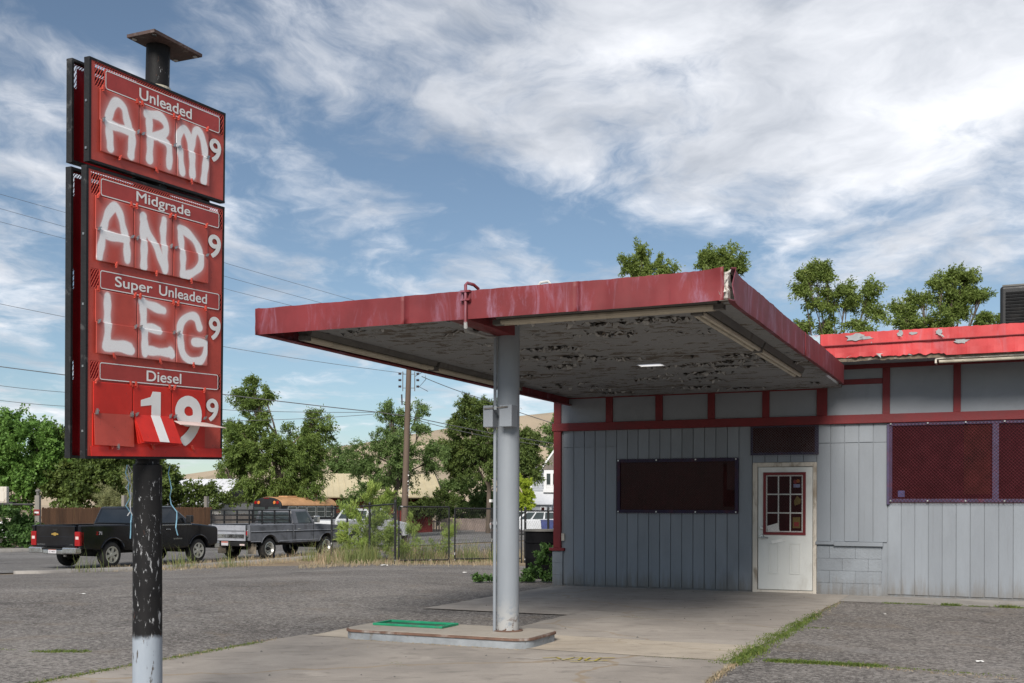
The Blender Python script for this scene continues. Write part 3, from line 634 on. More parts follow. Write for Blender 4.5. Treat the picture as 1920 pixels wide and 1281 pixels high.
for i in range(14):
    c = Vector((CN_A1 - .05 + rg.uniform(-.03, .03), CN_B0 - rg.uniform(-.01, .03), 3.22 + rg.uniform(0, .22))); s = rg.uniform(.015, .04)
    g.add([c + Vector((rg.uniform(-s, s), rg.uniform(-s, s) * .5, rg.uniform(-s, s))) for _ in range(3)], [(0, 1, 2)])
stuff(g.obj('torn_edge', M['bare'], CN))
sf = holed(CN_A0 + .02, CN_A1 - .02, CN_B0 + .03, -.06, 3.335, 3.378).obj('soffit', M['soffit'], CN)
def flakes(n, seed, mat, lo, hi, drop):
    rg = np.random.default_rng(seed); g = G(); nb = 46; cx = rg.uniform(-6.9, -2.45, nb); cy = rg.uniform(-8.4, -.5, nb); wt = rg.uniform(.3, 1, nb) ** 2; wt /= wt.sum()
    for i in range(n):
        k = rg.choice(nb, p=wt); c = Vector((cx[k] + rg.normal(0, .17), cy[k] + rg.normal(0, .07), 3.333))
        if not (-7.05 < c.x < -2.25 and -8.9 < c.y < -.1): continue
        s = rg.uniform(lo, hi); a = rg.uniform(0, 6.28); d = Vector((math.cos(a), math.sin(a), 0)); e = Vector((-d.y, d.x, 0)) * rg.uniform(.4, 1.)
        dr_ = rg.uniform(.1, 1) * drop
        g.add([c - e * s, c + e * s, c + d * s * 1.2 + e * s * .5 + Vector((0, 0, -dr_)), c + d * s * .9 - e * s * .6 + Vector((0, 0, -dr_ * .7))], [(0, 1, 2, 3)])
    return stuff(g.obj('peeling_paint', mat, sf))
flakes(800, 2, M['flake'], .015, .05, .05); flakes(900, 2, M['flake_dark'], .02, .065, .025)
def fixture(p0, p1, drop=.0):
    p0 = Vector((*p0, 0)); p1 = Vector((*p1, 0)); d = (p1 - p0).normalized(); o = Vector((d.y, -d.x, 0)); g = G()
    prof = [(-.10, 3.333), (-.07, 3.27 - drop), (.07, 3.27 - drop), (.10, 3.333)]
    g.add([p0 + o * q + Vector((0, 0, z)) for q, z in prof] + [p1 + o * q + Vector((0, 0, z)) for q, z in prof], [(0, 1, 5, 4), (1, 2, 6, 5), (2, 3, 7, 6), (3, 2, 1, 0), (4, 5, 6, 7)])
    f = g.obj('light_fixture', M['fixture'], CN)
    for sgn in (-1, 1): G().tube([p0 + d * .04 + o * .035 * sgn + Vector((0, 0, 3.245 - drop)), p1 - d * .04 + o * .035 * sgn + Vector((0, 0, 3.245 - drop))], .026, 8).obj('light_tube', M['tube'], f, smooth=True)
    for q in (p0, p1): G().bx(q.x - .05, q.x + .05, q.y - .05, q.y + .05, 3.222 - drop, 3.268 - drop).obj('lamp_holder', M['fixture'], f)
fixture((-4.6, -8.47), (-2.40, -8.47)); fixture((-2.66, -8.25), (-2.66, -5.58)); fixture((-2.66, -5.50), (-2.66, -2.8))
fixture((-6.98, -8.35), (-6.98, -5.45)); fixture((-6.98, -5.38), (-6.98, -2.6))
_m = bpy.data.materials.new('milky_panel'); _m.use_nodes = True; _m.node_tree.nodes.clear(); _t = NT(_m.node_tree); _t.n('ShaderNodeOutputMaterial', {0: _t.n('ShaderNodeBsdfTranslucent', {'Color': (.9, .9, .9, 1)}).outputs[0]})
G().quad((SKA0, SKB0, 3.345), (SKA0, SKB1, 3.345), (SKA1, SKB1, 3.345), (SKA1, SKB0, 3.345)).obj('pale_panel', _m, CN)  # bright soffit panel; the opening above it is added so the sky brightens it
col = G().lathe([(.118, .115), (.118, 3.335)], 40, 'z', (-4.8, -7.8, 0)).obj('column', M['column'], CN, smooth=True)
G().lathe([(.0, .122), (.16, .122), (.16, .128), (.12, .131)], 32, 'z', (-4.8, -7.8, 0)).obj('base_plate', M['brown_band'], CN)
G().tube([(-4.905, -7.905, .12), (-4.905, -7.905, 3.2), (-4.90, -7.90, 3.335)], .018, 8).obj('conduit', M['grey_metal'], CN, smooth=True)
for a0, a1 in ((-4.985, -4.875), (-4.80, -4.66)): G().bx(a0, a1, -8.03, -7.88, 2.25, 2.475).obj('electrical_box', M['grey_metal'], CN, bevel=.006)
G().tube([(-4.97, -8.04, 2.44), (-4.70, -8.04, 2.455)], .008, 6).bx(-4.85, -4.82, -8.05, -8.03, 2.425, 2.465).obj('box_strap', M['steel'], CN)
G().bx(-4.95, -4.925, -7.95, -7.90, 1.47, 1.50).obj('conduit_clip', M['white'], CN)
G().bx(-4.90, -4.70, CN_B0 + .02, -7.82, 3.21, 3.333).obj('beam', M['trim'], CN, bevel=.006)
vp = G().tube([(-4.68, CN_B0 - .035, 3.16), (-4.68, CN_B0 - .035, 3.52), (-4.67, CN_B0 - .02, 3.54), (-4.63, CN_B0 + .04, 3.53), (-4.61, CN_B0 + .10, 3.50)], .016, 8).obj('vent_pipe', M['fascia'], CN, smooth=True)
G().tube([(-4.68, CN_B0 - .035, 3.17), (-4.68, CN_B0 - .03, 3.12), (-4.72, CN_B0 + .05, 3.10), (-4.85, -8.2, 3.16), (-4.895, -7.93, 3.20)], [.017, .019, .016, .014, .014], 8).obj('pipe_elbow', M['flake'], vp, smooth=True)
for sgn in (-1, 1):
    G().tube([(-4.68 + sgn * .04, CN_B0 - .022, 3.36), (-4.68 + sgn * .04, CN_B0 - .022, 3.47)], .009, 6).obj('pipe_clamp', M['fascia'], vp)
for z in (3.37, 3.45): G().bx(-4.73, -4.63, CN_B0 - .055, CN_B0 - .012, z, z + .018).obj('pipe_clamp', M['fascia'], vp)
g = G(); g.tube([(-4.0, CN_B0 + .1, 3.47), (-3.97, CN_B0 + .1, 3.51), (-3.9, CN_B0 + .12, 3.52), (-3.86, CN_B0 + .12, 3.47)], .012, 6); g.obj('roof_cable', M['mesh_white'], CN)

# ================================================================== fuel island
FI = sthing('pump_island', 'low concrete pump island with dented steel edge at the column foot', 'pump island', -5.45, -7.93)
def rrect(x0, x1, y0, y1, r, n=7):
    out = []
    for cx, cy, a0 in ((x1 - r, y1 - r, 0), (x0 + r, y1 - r, 90), (x0 + r, y0 + r, 180), (x1 - r, y0 + r, 270)):
        for k in range(n): a = rad(a0 + 90 * k / (n - 1)); out.append((cx + r * math.cos(a), cy + r * math.sin(a)))
    return out
G().prism(rrect(-6.50, -4.335, -8.37, -7.47, .2), .0, .087, 'z').obj('steel_skirt', M['island_side'], FI, smooth=True)
G().prism(rrect(-6.515, -4.32, -8.385, -7.455, .21), .087, .112, 'z').obj('edge_band', M['brown_band'], FI, smooth=True, bevel=.004)
G().prism(rrect(-6.495, -4.34, -8.365, -7.475, .195), .1125, .119, 'z').obj('slab_top', M['conc_edge'], FI, bevel=.003)
M['green_dark'] = paint('dirty_green_floor', (.02, .10, .055), .7, .4, 9., .2, dirt=(.25, .21, .16), damt=.7, dscale=7.)
g = G(); A0, A1, B0, B1, tk = -6.36, -5.50, -7.95, -7.56, .03
g.bx(A0, A1, B0, B0 + tk, .12, .145).bx(A0, A1, B1 - tk, B1, .12, .145).bx(A0, A0 + tk, B0 + tk, B1 - tk, .12, .145).bx(A1 - tk, A1, B0 + tk, B1 - tk, .12, .145)
g.obj('pump_frame', M['green'], FI, bevel=.004)
G().bx(A0 + tk, A1 - tk, B0 + tk, B1 - tk, .1195, .1225).obj('frame_floor', M['green_dark'], FI)
# ================================================================== price sign
SPR = {
'ARM': [[(0.18,2.041),(0.168,2.147),(0.168,2.213),(0.195,2.296),(0.25,2.349),(0.306,2.327),(0.33,2.258),(0.353,2.196),(0.371,2.15),(0.36,2.036)],[(0.163,2.187),(0.262,2.185),(0.37,2.188)],[(0.536,2.045),(0.541,2.194),(0.539,2.333)],[(0.515,2.344),(0.624,2.365),(0.686,2.338),(0.699,2.288),(0.65,2.24),(0.553,2.206)],[(0.625,2.225),(0.712,2.185),(0.716,2.044)],[(0.847,2.03),(0.826,2.178),(0.819,2.275),(0.863,2.346),(0.915,2.31),(0.942,2.226),(0.952,2.036)],[(0.949,2.227),(0.981,2.345),(1.02,2.365),(1.075,2.296),(1.09,2.189),(1.065,2.025)]],
'AND': [[(0.1,1.316),(0.125,1.455),(0.16,1.583),(0.221,1.664),(0.267,1.652),(0.299,1.57),(0.323,1.478),(0.333,1.335)],[(0.134,1.47),(0.223,1.466),(0.323,1.471)],[(0.484,1.317),(0.487,1.494),(0.486,1.648)],[(0.491,1.628),(0.54,1.546),(0.619,1.439),(0.69,1.321)],[(0.69,1.321),(0.684,1.471),(0.677,1.585),(0.686,1.666)],[(0.86,1.311),(0.857,1.487),(0.84,1.638)],[(0.84,1.638),(0.935,1.611),(1.011,1.558),(1.044,1.482),(1.034,1.405),(0.96,1.341),(0.865,1.312)]],
'LEG': [[(0.17,1.068),(0.171,0.986),(0.168,0.86),(0.156,0.74)],[(0.152,0.739),(0.26,0.743),(0.379,0.735)],[(0.152,0.752),(0.26,0.762),(0.37,0.754)],[(0.489,1.078),(0.499,0.962),(0.506,0.727)],[(0.481,1.071),(0.57,1.056),(0.689,1.041)],[(0.5,0.903),(0.572,0.902),(0.644,0.893)],[(0.51,0.747),(0.628,0.745),(0.758,0.75)],[(0.748,0.769),(0.762,0.737)],[(1.052,0.965),(1.016,1.023),(0.947,1.032),(0.869,0.985),(0.846,0.921),(0.847,0.833),(0.872,0.76),(0.951,0.712),(1.05,0.721),(1.1,0.781),(1.104,0.851),(0.979,0.853)]]}
def smooth_line(pts, k=7):
    p = [pts[0]] + list(pts) + [pts[-1]]; out = []
    for i in range(1, len(p) - 2):
        for j in range(k):
            t = j / k; q = []
            for d in (0, 1):
                a, b, c, e = p[i - 1][d], p[i][d], p[i + 1][d], p[i + 2][d]
                q.append(.5 * (2 * b + (c - a) * t + (2 * a - 5 * b + 4 * c - e) * t * t + (3 * b - a - 3 * c + e) * t ** 3))
            out.append(q)
    out.append(list(pts[-1])); return np.array(out)
LINES = {k: [smooth_line(l) for l in v] for k, v in SPR.items()}
def spray(word, x, z):
    """paint coverage of the sprayed letters at points of the sign face"""
    P_ = np.stack([x, z], -1); cov = np.zeros(len(P_)); halo = np.zeros(len(P_))
    for li, L in enumerate(LINES[word]):
        best = np.full(len(P_), 9.)
        for a, b in zip(L[:-1], L[1:]):
            d = b - a; l2 = (d @ d) + 1e-9; t = np.clip(((P_ - a) @ d) / l2, 0, 1)
            best = np.minimum(best, np.hypot(*(P_ - a - t[:, None] * d).T))
        wob = .004 * np.sin(x * 37 + li) + .003 * np.sin(z * 51 + 2 * li)
        core = 1 - ss((best - .0235 - wob) / .015); streak = .95 + .05 * np.sin(best * 420 + li * 2 + 9 * x)
        cov = np.maximum(cov, core * streak); halo = np.maximum(halo, .42 * np.exp(-(best / .045) ** 2))
    return np.clip(np.maximum(cov, halo * .8), 0, 1)
def sign_red(name, col, glossy=.38):
    m, t, b = newmat(name); p = wpos(t); n1 = t.noise(p, 4., 6., .6)
    c = t.mix(t.step(n1, .3, .7), [x * .86 for x in col], [x * 1.12 for x in col])
    sc_ = t.math('MULTIPLY', t.step(t.noise(wpos(t, (5, 5, 1.2)), 7., 8., .7), .60, .72), .25); c = t.mix(sc_, c, (.12, .015, .015))
    dots = t.math('MULTIPLY', t.step(t.noise(p, 55., 2., .5), .70, .74), .5); c = t.mix(dots, c, (.10, .03, .03))
    a = t.n('ShaderNodeAttribute', attribute_name='spray').outputs['Fac']
    gr = t.math('MULTIPLY', a, t.rng(t.noise(p, 160., 2., .6), .3, .7, .92, 1.2), clamp=True)
    c = t.mix(gr, c, (.90, .89, .89)); setc(t, b, 'Base Color', c)
    setc(t, b, 'Roughness', t.math('ADD', t.math('MULTIPLY', a, .3), glossy)); b.inputs['Specular IOR Level'].default_value = .35
    return m
M['sign_faded'] = sign_red('faded_sign_red', (.50, .078, .056)); M['sign_bright'] = sign_red('bright_sign_red', (.60, .030, .020), .3); M['sign_label'] = sign_red('label_red', (.40, .056, .048))
M['sign_back'] = paint('inner_sign_red', (.30, .010, .016), .45, .2, 4., .03)
M['sign_white'] = paint('sign_white_print', (.80, .79, .77), .45, .06, 9., 0.)
M['flap_under'] = paint('flap_underside', (.55, .43, .40), .6, .2, 6., .05)
def pole_mat():
    m, t, b = newmat('scraped_black_pole'); p = wpos(t); z = t.n('ShaderNodeSeparateXYZ', {0: p}).outputs[2]
    ps = wpos(t, (8, 8, 2.6)); low = t.step(z, 2.4, .9)
    s1 = t.noise(ps, 4.2, 10., .74, .5); thr = t.math('SUBTRACT', s1, t.math('MULTIPLY', low, -.055))
    blk = t.mix(t.noise(p, 9., 5., .6), (.007, .007, .008), (.022, .021, .021))
    blk = t.mix(t.step(t.noise(wpos(t, (3, 3, 1)), 5., 7., .7), .64, .68), blk, (.10, .045, .03))
    c = t.mix(t.step(thr, .640, .655), blk, t.mix(t.noise(p, 30., 4.), (.16, .16, .165), (.46, .47, .48)))
    gry = t.mix(t.noise(ps, 3., 6.), (.27, .31, .36), (.34, .375, .42)); gry = t.mix(t.step(t.noise(wpos(t, (7, 7, 1.6)), 4., 9., .7), .60, .63), gry, (.09, .08, .07))
    edge = t.math('ADD', z, t.math('MULTIPLY', t.math('SUBTRACT', t.noise(p, 9., 5., .6), .5), .10))
    c = t.mix(t.step(edge, .535, .49), c, gry); setc(t, b, 'Base Color', c); b.inputs['Roughness'].default_value = .55; b.inputs['Specular IOR Level'].default_value = .15
    bn = t.n('ShaderNodeBump', {'Strength': .25, 'Distance': .01, 'Height': s1}); t.t.links.new(bn.outputs[0], b.inputs['Normal']); return m
M['pole'] = pole_mat()
M['sign_frame'] = paint('black_angle_iron', (.010, .010, .011), .65, .3, 6., .2, 40., dirt=(.10, .10, .10), damt=.5, dscale=9., dlo=.58, dhi=.68)
RS = Vector((-2.575, 7.85, 0))
SG = thing('price_sign', 'leaning red fuel price sign on a scraped black pole sprayed ARM AND LEG', 'price sign', RS)
SM = Matrix(((0.44218, -0.89671, 0.01987, -2.7762), (0.89633, 0.44097, -0.04622, 7.2), (0.03269, 0.03825, 0.99873, 1.7382), (0, 0, 0, 1)))
SL = Matrix.Translation(-RS) @ SM
PL = [SL @ Vector(q) for q in ((.645, .090, -.045), (.646, .090, -.035), (.68, .091, 1.3), (.722, .093, 2.90))]
G().tube([(0, -.01, -.3), (.0, -.01, 0)] + PL, [.102, .102, .099, .081, .081, .081], 36).obj('pole', M['pole'], SG, smooth=True)
cp = G().bx(-.235, .235, -.125, .125, 0, .022).obj('cap_plate', M['brown_band'], SG)
cp.data.materials.clear(); M['rusty'] = paint('rusty_plate', (.075, .048, .042), .7, .35, 9., .2, dirt=(.28, .24, .22), damt=.5, dscale=11.); cp.data.materials.append(M['rusty'])
cp.matrix_local = Matrix.Translation(PL[3] + Vector((.045, .01, -.02))) @ Matrix.Rotation(rad(64), 4, 'Z') @ Matrix.Rotation(rad(1.5), 4, 'X') 
for sx in (-.20, .20):
    for sy in (-.09, .09): G().lathe([(0, -.006), (.018, -.006), (.018, .002)], 8, 'z', (sx, sy, 0)).obj('bolt', M['steel'], cp)
cb = G().lathe([(.087, -.012), (.094, -.012), (.094, .012), (.087, .012)], 24).obj('band_clamp', M['tube'], SG); cb.location = PL[2].lerp(PL[3], .80)
def spart(g, name, mat, parent=None, **k):
    o = g.obj(name, mat, parent or SG, **k)
    if parent is None: o.matrix_local = SL
    return o
def frame_of(g, x0, x1, z0, z1, y0, y1, wd=.016):
    g.bx(x0, x1, y0, y1, z0, z0 + wd).bx(x0, x1, y0, y1, z1 - wd, z1).bx(x0, x0 + wd, y0 + .001, y1 - .001, z0 + wd, z1 - wd).bx(x1 - wd, x1, y0 + .001, y1 - .001, z0 + wd, z1 - wd); return g
def outline(g, x0, x1, z0, z1, y, wd=.006, r=.018):
    p = rrect(x0, x1, z0, z1, r, 5); q = rrect(x0 + wd, x1 - wd, z0 + wd, z1 - wd, r * .7, 5); n = len(p)
    g.add([(a, y, b) for a, b in p] + [(a, y, b) for a, b in q], [(i, (i + 1) % n, (i + 1) % n + n, i + n) for i in range(n)]); return g
def flap_mesh(name, x0, x1, z0, z1, word, res=.005):
    nx = max(2, int((x1 - x0) / res)); nz = max(2, int((z1 - z0) / res)); X, Z = np.meshgrid(np.linspace(x0, x1, nx), np.linspace(z0, z1, nz), indexing='ij')
    co = np.stack([X, np.zeros_like(X), Z], -1).reshape(-1, 3); idx = np.arange(nx * nz).reshape(nx, nz)
    F = np.stack([idx[:-1, :-1], idx[1:, :-1], idx[1:, 1:], idx[:-1, 1:]], -1).reshape(-1, 4)
    sp = spray(word, co[:, 0], co[:, 2]) if word else np.zeros(len(co))
    return npmesh(name, co, F, {'spray': sp})
clip_me = G().bx(-.008, .008, -.012, 0, -.009, .009).bx(-.003, .003, -.014, 0, -.02, .02).mesh('clip'); clip_me.materials.append(M['steel'])
clip_red = clip_me.copy(); clip_red.materials.clear(); clip_red.materials.append(M['sign_faded'])
def row(panel, word, cols, zb, zh, zt, lab, text, tx, nine, mat, lower=True):
    for ci, (x0, x1) in enumerate(cols):
        for nm, a, b, y in (('upper_flap', zh, zt, -.006), ('lower_flap', zb, zh + .006, -.013)):
            if nm == 'lower_flap' and not lower: continue
            o = place(nm, flap_mesh(nm, x0, x1, a, b, word), mat, panel); o.location = (0, y, 0)
            tilt = rgf.uniform(-.02, .02) if nm == 'lower_flap' else 0
            if nm == 'lower_flap': o.location = (0, y - .002, 0); o.rotation_euler = (0, 0, tilt * .12)
            sd = o.modifiers.new('s', 'SOLIDIFY'); sd.thickness = .004; sd.offset = 1
        for x in (x0 + .02, x1 - .02):
            place('clip', clip_me, None, panel, (x, -.014, zh + .008), None, (0, rad(rgf.uniform(25, 60)), 0))
            place('clip', clip_red, None, panel, (x, -.010, zt + .004), None, (0, rad(rgf.uniform(-30, 30)), 0))
        place('clip', clip_red, None, panel, ((x0 + x1) / 2 + rgf.uniform(-.03, .03), -.015, zb - .004), None, (0, rad(rgf.uniform(-30, 30)), 0))
    lb = G().bx(lab[0], lab[1], -.006, .002, lab[2], lab[3]).obj('label_plate', M['sign_label'], panel)
    outline(G(), lab[0] + .002, lab[1] - .002, lab[2] + .002, lab[3] - .002, -.0075).obj('label_outline', M['sign_white'], panel)
    text_box('lettering', text, tx[0], tx[1], tx[2], tx[3], -.008, M['sign_white'], panel, .014)
    text_box('numeral', '9', nine[0], nine[1], nine[2], nine[3], -.008, M['sign_white'], panel, .022)
def sheet_with_perf(name, mat, x0, x1, solids, perfs, parent=None, y=0., mir=False):
    g = G()
    for (a, b, c, d) in solids: g.bx(a, b, y, y + .004, c, d)
    o = spart(g, name, mat, parent); lg = G()
    for (a, b, c, d) in perfs: lg.lattice(a, b, c, d, .021, .0195, .0085, y, .002)
    stuff(lg.obj('perforated_strip', mat, o)); return o
# upper price box
spart(frame_of(G(), .02, 1.314, 1.915, 2.578, -.004, .045), 'frame', M['sign_frame'])
up = sheet_with_perf('price_panel', M['sign_faded'], .036, 1.298, [(.036, 1.298, 1.932, 2.405), (.148, 1.246, 2.405, 2.536), (.036, 1.298, 2.558, 2.564), (.036, .066, 2.405, 2.558), (1.292, 1.298, 2.405, 2.558)],
    [(.066, .148, 2.405, 2.558), (1.246, 1.292, 2.405, 2.558), (.148, 1.246, 2.536, 2.558)])
row(up, 'ARM', [(.102, .443), (.449, .788), (.795, 1.127)], 1.996, 2.196, 2.402, (.148, 1.246, 2.407, 2.533), 'Unleaded', (.445, .95, 2.430, 2.506), (1.137, 1.263, 2.19, 2.360), M['sign_faded'])
# lower price box

spart(frame_of(G(), 0, 1.314, 0, 1.887, -.004, .045, .018), 'frame', M['sign_frame'])
so_ = [(.04, 1.298, .018, .518), (.04, 1.298, .64, 1.11), (.04, 1.298, 1.238, 1.712), (.112, 1.253, .518, .64), (.112, 1.253, 1.11, 1.238), (.112, 1.253, 1.712, 1.834), (.018, .04, .018, 1.87), (1.292, 1.298, .5, 1.87), (.04, 1.298, 1.860, 1.870)]
pf = [(.04, .112, .518, .64), (.04, .112, 1.11, 1.238), (.04, .112, 1.712, 1.860), (1.253, 1.292, .518, .64), (1.253, 1.292, 1.11, 1.238), (1.253, 1.292, 1.712, 1.86), (.112, 1.253, 1.834, 1.860)]
lo = sheet_with_perf('price_panel', M['sign_faded'], .018, 1.298, so_, pf)
row(lo, 'AND', [(.07, .397), (.404, .762), (.769, 1.128)], 1.290, 1.488, 1.706, (.113, 1.252, 1.714, 1.830), 'Midgrade', (.425, .944, 1.722, 1.812), (1.134, 1.271, 1.49, 1.662), M['sign_faded'])
row(lo, 'LEG', [(.073, .433), (.44, .798), (.804, 1.126)], .688, .890, 1.105, (.112, 1.262, 1.112, 1.236), 'Super', (.24, .580, 1.122, 1.214), (1.149, 1.277, .887, 1.060), M['sign_faded'])
row(lo, None, [(.06, .402), (.409, .768), (.775, 1.122)], .088, .297, .505, (.112, 1.258, .518, .636), 'Diesel', (.53, .868, .538, .612), (1.13, 1.263, .283, .453), M['sign_bright'], lower=False)
G().prism([(.575, .10), (.662, .10), (.662, .469), (.585, .469), (.565, .43), (.475, .405), (.475, .362), (.575, .375)], -.0125, -.0118).obj('numeral', M['sign_white'], lo); text_box('lettering', 'Unleaded', .642, 1.126, 1.1415, 1.214, -.008, M['sign_white'], lo, .014)
G().slab([(.04, -.012, .018), (1.298, -.012, .018), (1.298, -.006, .083), (.04, -.006, .083)], .003).obj('bottom_strip', M['sign_bright'], lo)
text_box('numeral', '9', .803, 1.079, .095, .460, -.0125, M['sign_white'], lo, .035)
G().bx(.06, 1.12, -.006, .0, .08, .297).obj('lower_backing', M['sign_bright'], lo)
def loose(name, pts, mat, th=.003):
    return G().slab([Vector(p) for p in pts], th).obj(name, mat, lo)
loose('lower_flap', [(.062, -.012, .30), (.05, -.035, .092), (.40, -.026, .082), (.405, -.012, .30)], M['sign_faded'])
for k, (dy, dx, dz) in enumerate(((.0, 0, 0), (-.012, .012, .006), (-.02, .03, .016))):
    loose('lower_flap', [(.408, -.014, .302), (.40 + dx, -.062 + dy, .105 + dz), (.765 + dx, -.066 + dy, .095 + dz), (.768, -.014, .302)], M['sign_bright'])
loose('flap_numeral', [(.562, -.0185, .303), (.58, -.0880, .122), (.672, -.0885, .119), (.65, -.0185, .303)], M['sign_white'], .001)
loose('lower_flap', [(.79, -.013, .272), (.80, -.07, .246), (1.13, -.20, .232), (1.12, -.013, .268)], M['flap_under'], .004)
place('clip', clip_me, None, lo, (.08, -.016, .31)); place('clip', clip_me, None, lo, (.385, -.018, .305)); place('clip', clip_me, None, lo, (.25, -.03, .082))
# the back-to-back boxes on the far side of the pole
BK = .168
spart(frame_of(G(), .0, 1.30, 1.915, 2.578, BK - .04, BK + .012), 'frame', M['sign_frame']); spart(frame_of(G(), -.004, 1.30, 0, 1.887, BK - .04, BK + .012, .018), 'frame', M['sign_frame'])
sheet_with_perf('back_panel', M['sign_back'], .016, 1.28, [(.016, 1.28, 1.932, 2.405), (.075, 1.28, 2.405, 2.536), (.016, 1.28, 2.558, 2.564), (.016, .046, 2.405, 2.558), (1.26, 1.28, 2.405, 2.558)], [(.046, .075, 2.405, 2.558), (.075, 1.246, 2.536, 2.558)], y=BK)
sheet_with_perf('back_panel', M['sign_back'], .012, 1.28, [(.03, 1.28, .018, .518), (.03, 1.28, .64, 1.11), (.03, 1.28, 1.238, 1.712), (.060, 1.28, .518, .64), (.060, 1.28, 1.11, 1.238), (.060, 1.28, 1.712, 1.834), (.012, .03, .018, 1.87), (.03, 1.28, 1.860, 1.870)], [(.03, .060, .518, .64), (.03, .060, 1.11, 1.238), (.03, .060, 1.712, 1.860), (.060, 1.253, 1.834, 1.860)], y=BK)
for z in (.02, 1.86, 1.93, 2.55): spart(G().bx(.52, .80, .045, BK - .04, z, z + .03), 'bracket', M['sign_frame'])
bo = unit_box('bolt'); bo.materials.append(M['steel'])
for z in (.18, .6, 1.0, 1.45, 2.0, 2.3): 
    for y_ in (.02, BK - .015): 
        o = place('bolt', bo, None, SG, None, None); o.matrix_local = SL @ Matrix.Translation((-.001 if z < 1.9 else .016, y_, z)) @ Matrix.Diagonal((.006, .014, .014, 1))
M['ribbon'] = paint('blue_twine', (.22, .42, .55), .6, .2, 9., 0.); M['twine'] = paint('white_twine', (.6, .6, .6), .6, .1, 9., 0.)
for nm, x, y, l, mt, sd in (('twine', -.14, -.03, .52, 'ribbon', 1), ('twine', -.13, -.04, .42, 'twine', 2), ('twine', .12, .10, .50, 'ribbon', 3), ('twine', -.145, -.02, .36, 'twine', 5)):
    r_ = random.Random(sd); pts = [(x, y, 1.72)]
    for k in range(9): pts.append((x + r_.uniform(-.022, .022) + .006 * k * (1 if x > 0 else .6), y + r_.uniform(-.02, .02), 1.72 - l * (k + 1) / 9))
    G().tube(pts, .004, 5).obj(nm, M[mt], SG)
# ================================================================== vehicles
M['chrome'] = paint('dull_chrome', (.62, .62, .61), .22, .1, 5., .02, metal=.95, dirt=(.3, .27, .22), damt=.3)
M['rim'] = paint('alloy_rim', (.55, .54, .50), .35, .12, 8., 0., metal=.75, dirt=(.22, .18, .13), damt=.4)
M['blackcar'] = paint('black_car_paint', (.006, .0065, .009), .14, .3, 1.5, .0, dirt=(.022, .023, .026), damt=.2, dscale=2., coat=.5, spec=.3)
M['blackcar_rear'] = M['blackcar']
M['greycar'] = paint('faded_grey_car_paint', (.125, .13, .145), .42, .2, 2.2, .02, dirt=(.05, .05, .055), damt=.65, dscale=2.8, dlo=.48, dhi=.66)
M['lightgreycar'] = paint('pale_grey_car_paint', (.30, .31, .34), .45, .15, 2., .02, dirt=(.14, .14, .15), damt=.5)
M['whitecar'] = paint('white_car_paint', (.62, .63, .64), .3, .06, 2., 0., dirt=(.4, .38, .34), damt=.3, coat=.4)
M['carglass'] = glass('dark_car_glass', (.010, .012, .014), .03, 1.); M['carglass2'] = glass('clear_car_glass', (.05, .062, .062), .05)
M['tail'] = paint('red_tail_lamp', (.27, .010, .012), .18, .15, 9., 0.); M['tailw'] = paint('pale_lamp', (.62, .5, .48), .2, .1, 9., 0.); M['amber'] = paint('amber_lamp', (.6, .2, .05), .25, .1, 9., 0.)
M['under'] = paint('black_underbody', (.010, .010, .010), .8, .2, 3., .1); M['gold'] = paint('gold_badge', (.55, .36, .10), .3, .1, 9., 0., metal=.6)
M['plate_w'] = paint('number_plate', (.60, .58, .60), .45, .08, 20., 0.); M['plate_r'] = paint('plate_red', (.42, .10, .06), .45, .08, 20., 0.)
def arch(xc, r, z0, n=14):
    h = max(-.99, min(.99, z0 / r)) if r else 0
    return xc, r
def wheel(parent, x, y, r, wd, rimmat, spokes=6, out=-1):
    t = G().lathe([(r * .62, -wd / 2), (r * .86, -wd / 2), (r * .97, -wd * .40), (r, -wd * .25), (r, wd * .25), (r * .97, wd * .40), (r * .86, wd / 2), (r * .62, wd / 2)], 30, 'y').obj('wheel', M['rubber'], parent, smooth=True)
    t.location = (x, y, r); f = out * wd * .5
    g = G().lathe([(r * .63, f * .55), (r * .655, f * 1.0), (r * .60, f * 1.02), (r * .56, f * .7), (r * .5, f * .35), (0, f * .35)], 30, 'y')
    g.obj('rim', rimmat if spokes == 0 else M['fixture'], t, smooth=True)
    if spokes:
        g = G().lathe([(r * .655, f * .9), (r * .655, f * 1.03), (r * .56, f * 1.02), (r * .55, f * .6)], 30, 'y'); g.lathe([(0, f * 1.0), (r * .14, f * .98), (r * .17, f * .6)], 12, 'y')
        for k in range(spokes):
            a = 2 * math.pi * k / spokes + .3; d = Vector((math.cos(a), 0, math.sin(a))); e = Vector((-d.z, 0, d.x))
            q = [d * r * .10 - e * r * .09, d * r * .58 - e * r * .13, d * r * .58 + e * r * .13, d * r * .10 + e * r * .09]
            fy = Vector((0, f * .93, 0)); by = Vector((0, f * .55, 0))
            g.add([p + fy for p in q] + [p + by for p in q], [(0, 1, 2, 3), (7, 6, 5, 4), (0, 4, 5, 1), (1, 5, 6, 2), (2, 6, 7, 3), (3, 7, 4, 0)])
        g.obj('rim_spokes', rimmat, t, smooth=True)
    else:
        g = G().lathe([(0, f * .9), (r * .16, f * .86), (r * .2, f * .4)], 12, 'y')
        for k in range(8):
            a = 2 * math.pi * k / 8; g.lathe([(0, f * .55), (r * .05, f * .55), (r * .05, f * .3)], 6, 'y', (math.cos(a) * r * .36, 0, math.sin(a) * r * .36))
        g.obj('hub', M['under'], t)
    return t
def archpts(xc, r, z0, zc, n=12):
    a0 = math.asin(max(-1, min(1, (z0 - zc) / r))); return [(xc - r * math.cos(a0 + (math.pi - 2 * a0) * k / n), zc + r * math.sin(a0 + (math.pi - 2 * a0) * k / n)) for k in range(n + 1)]
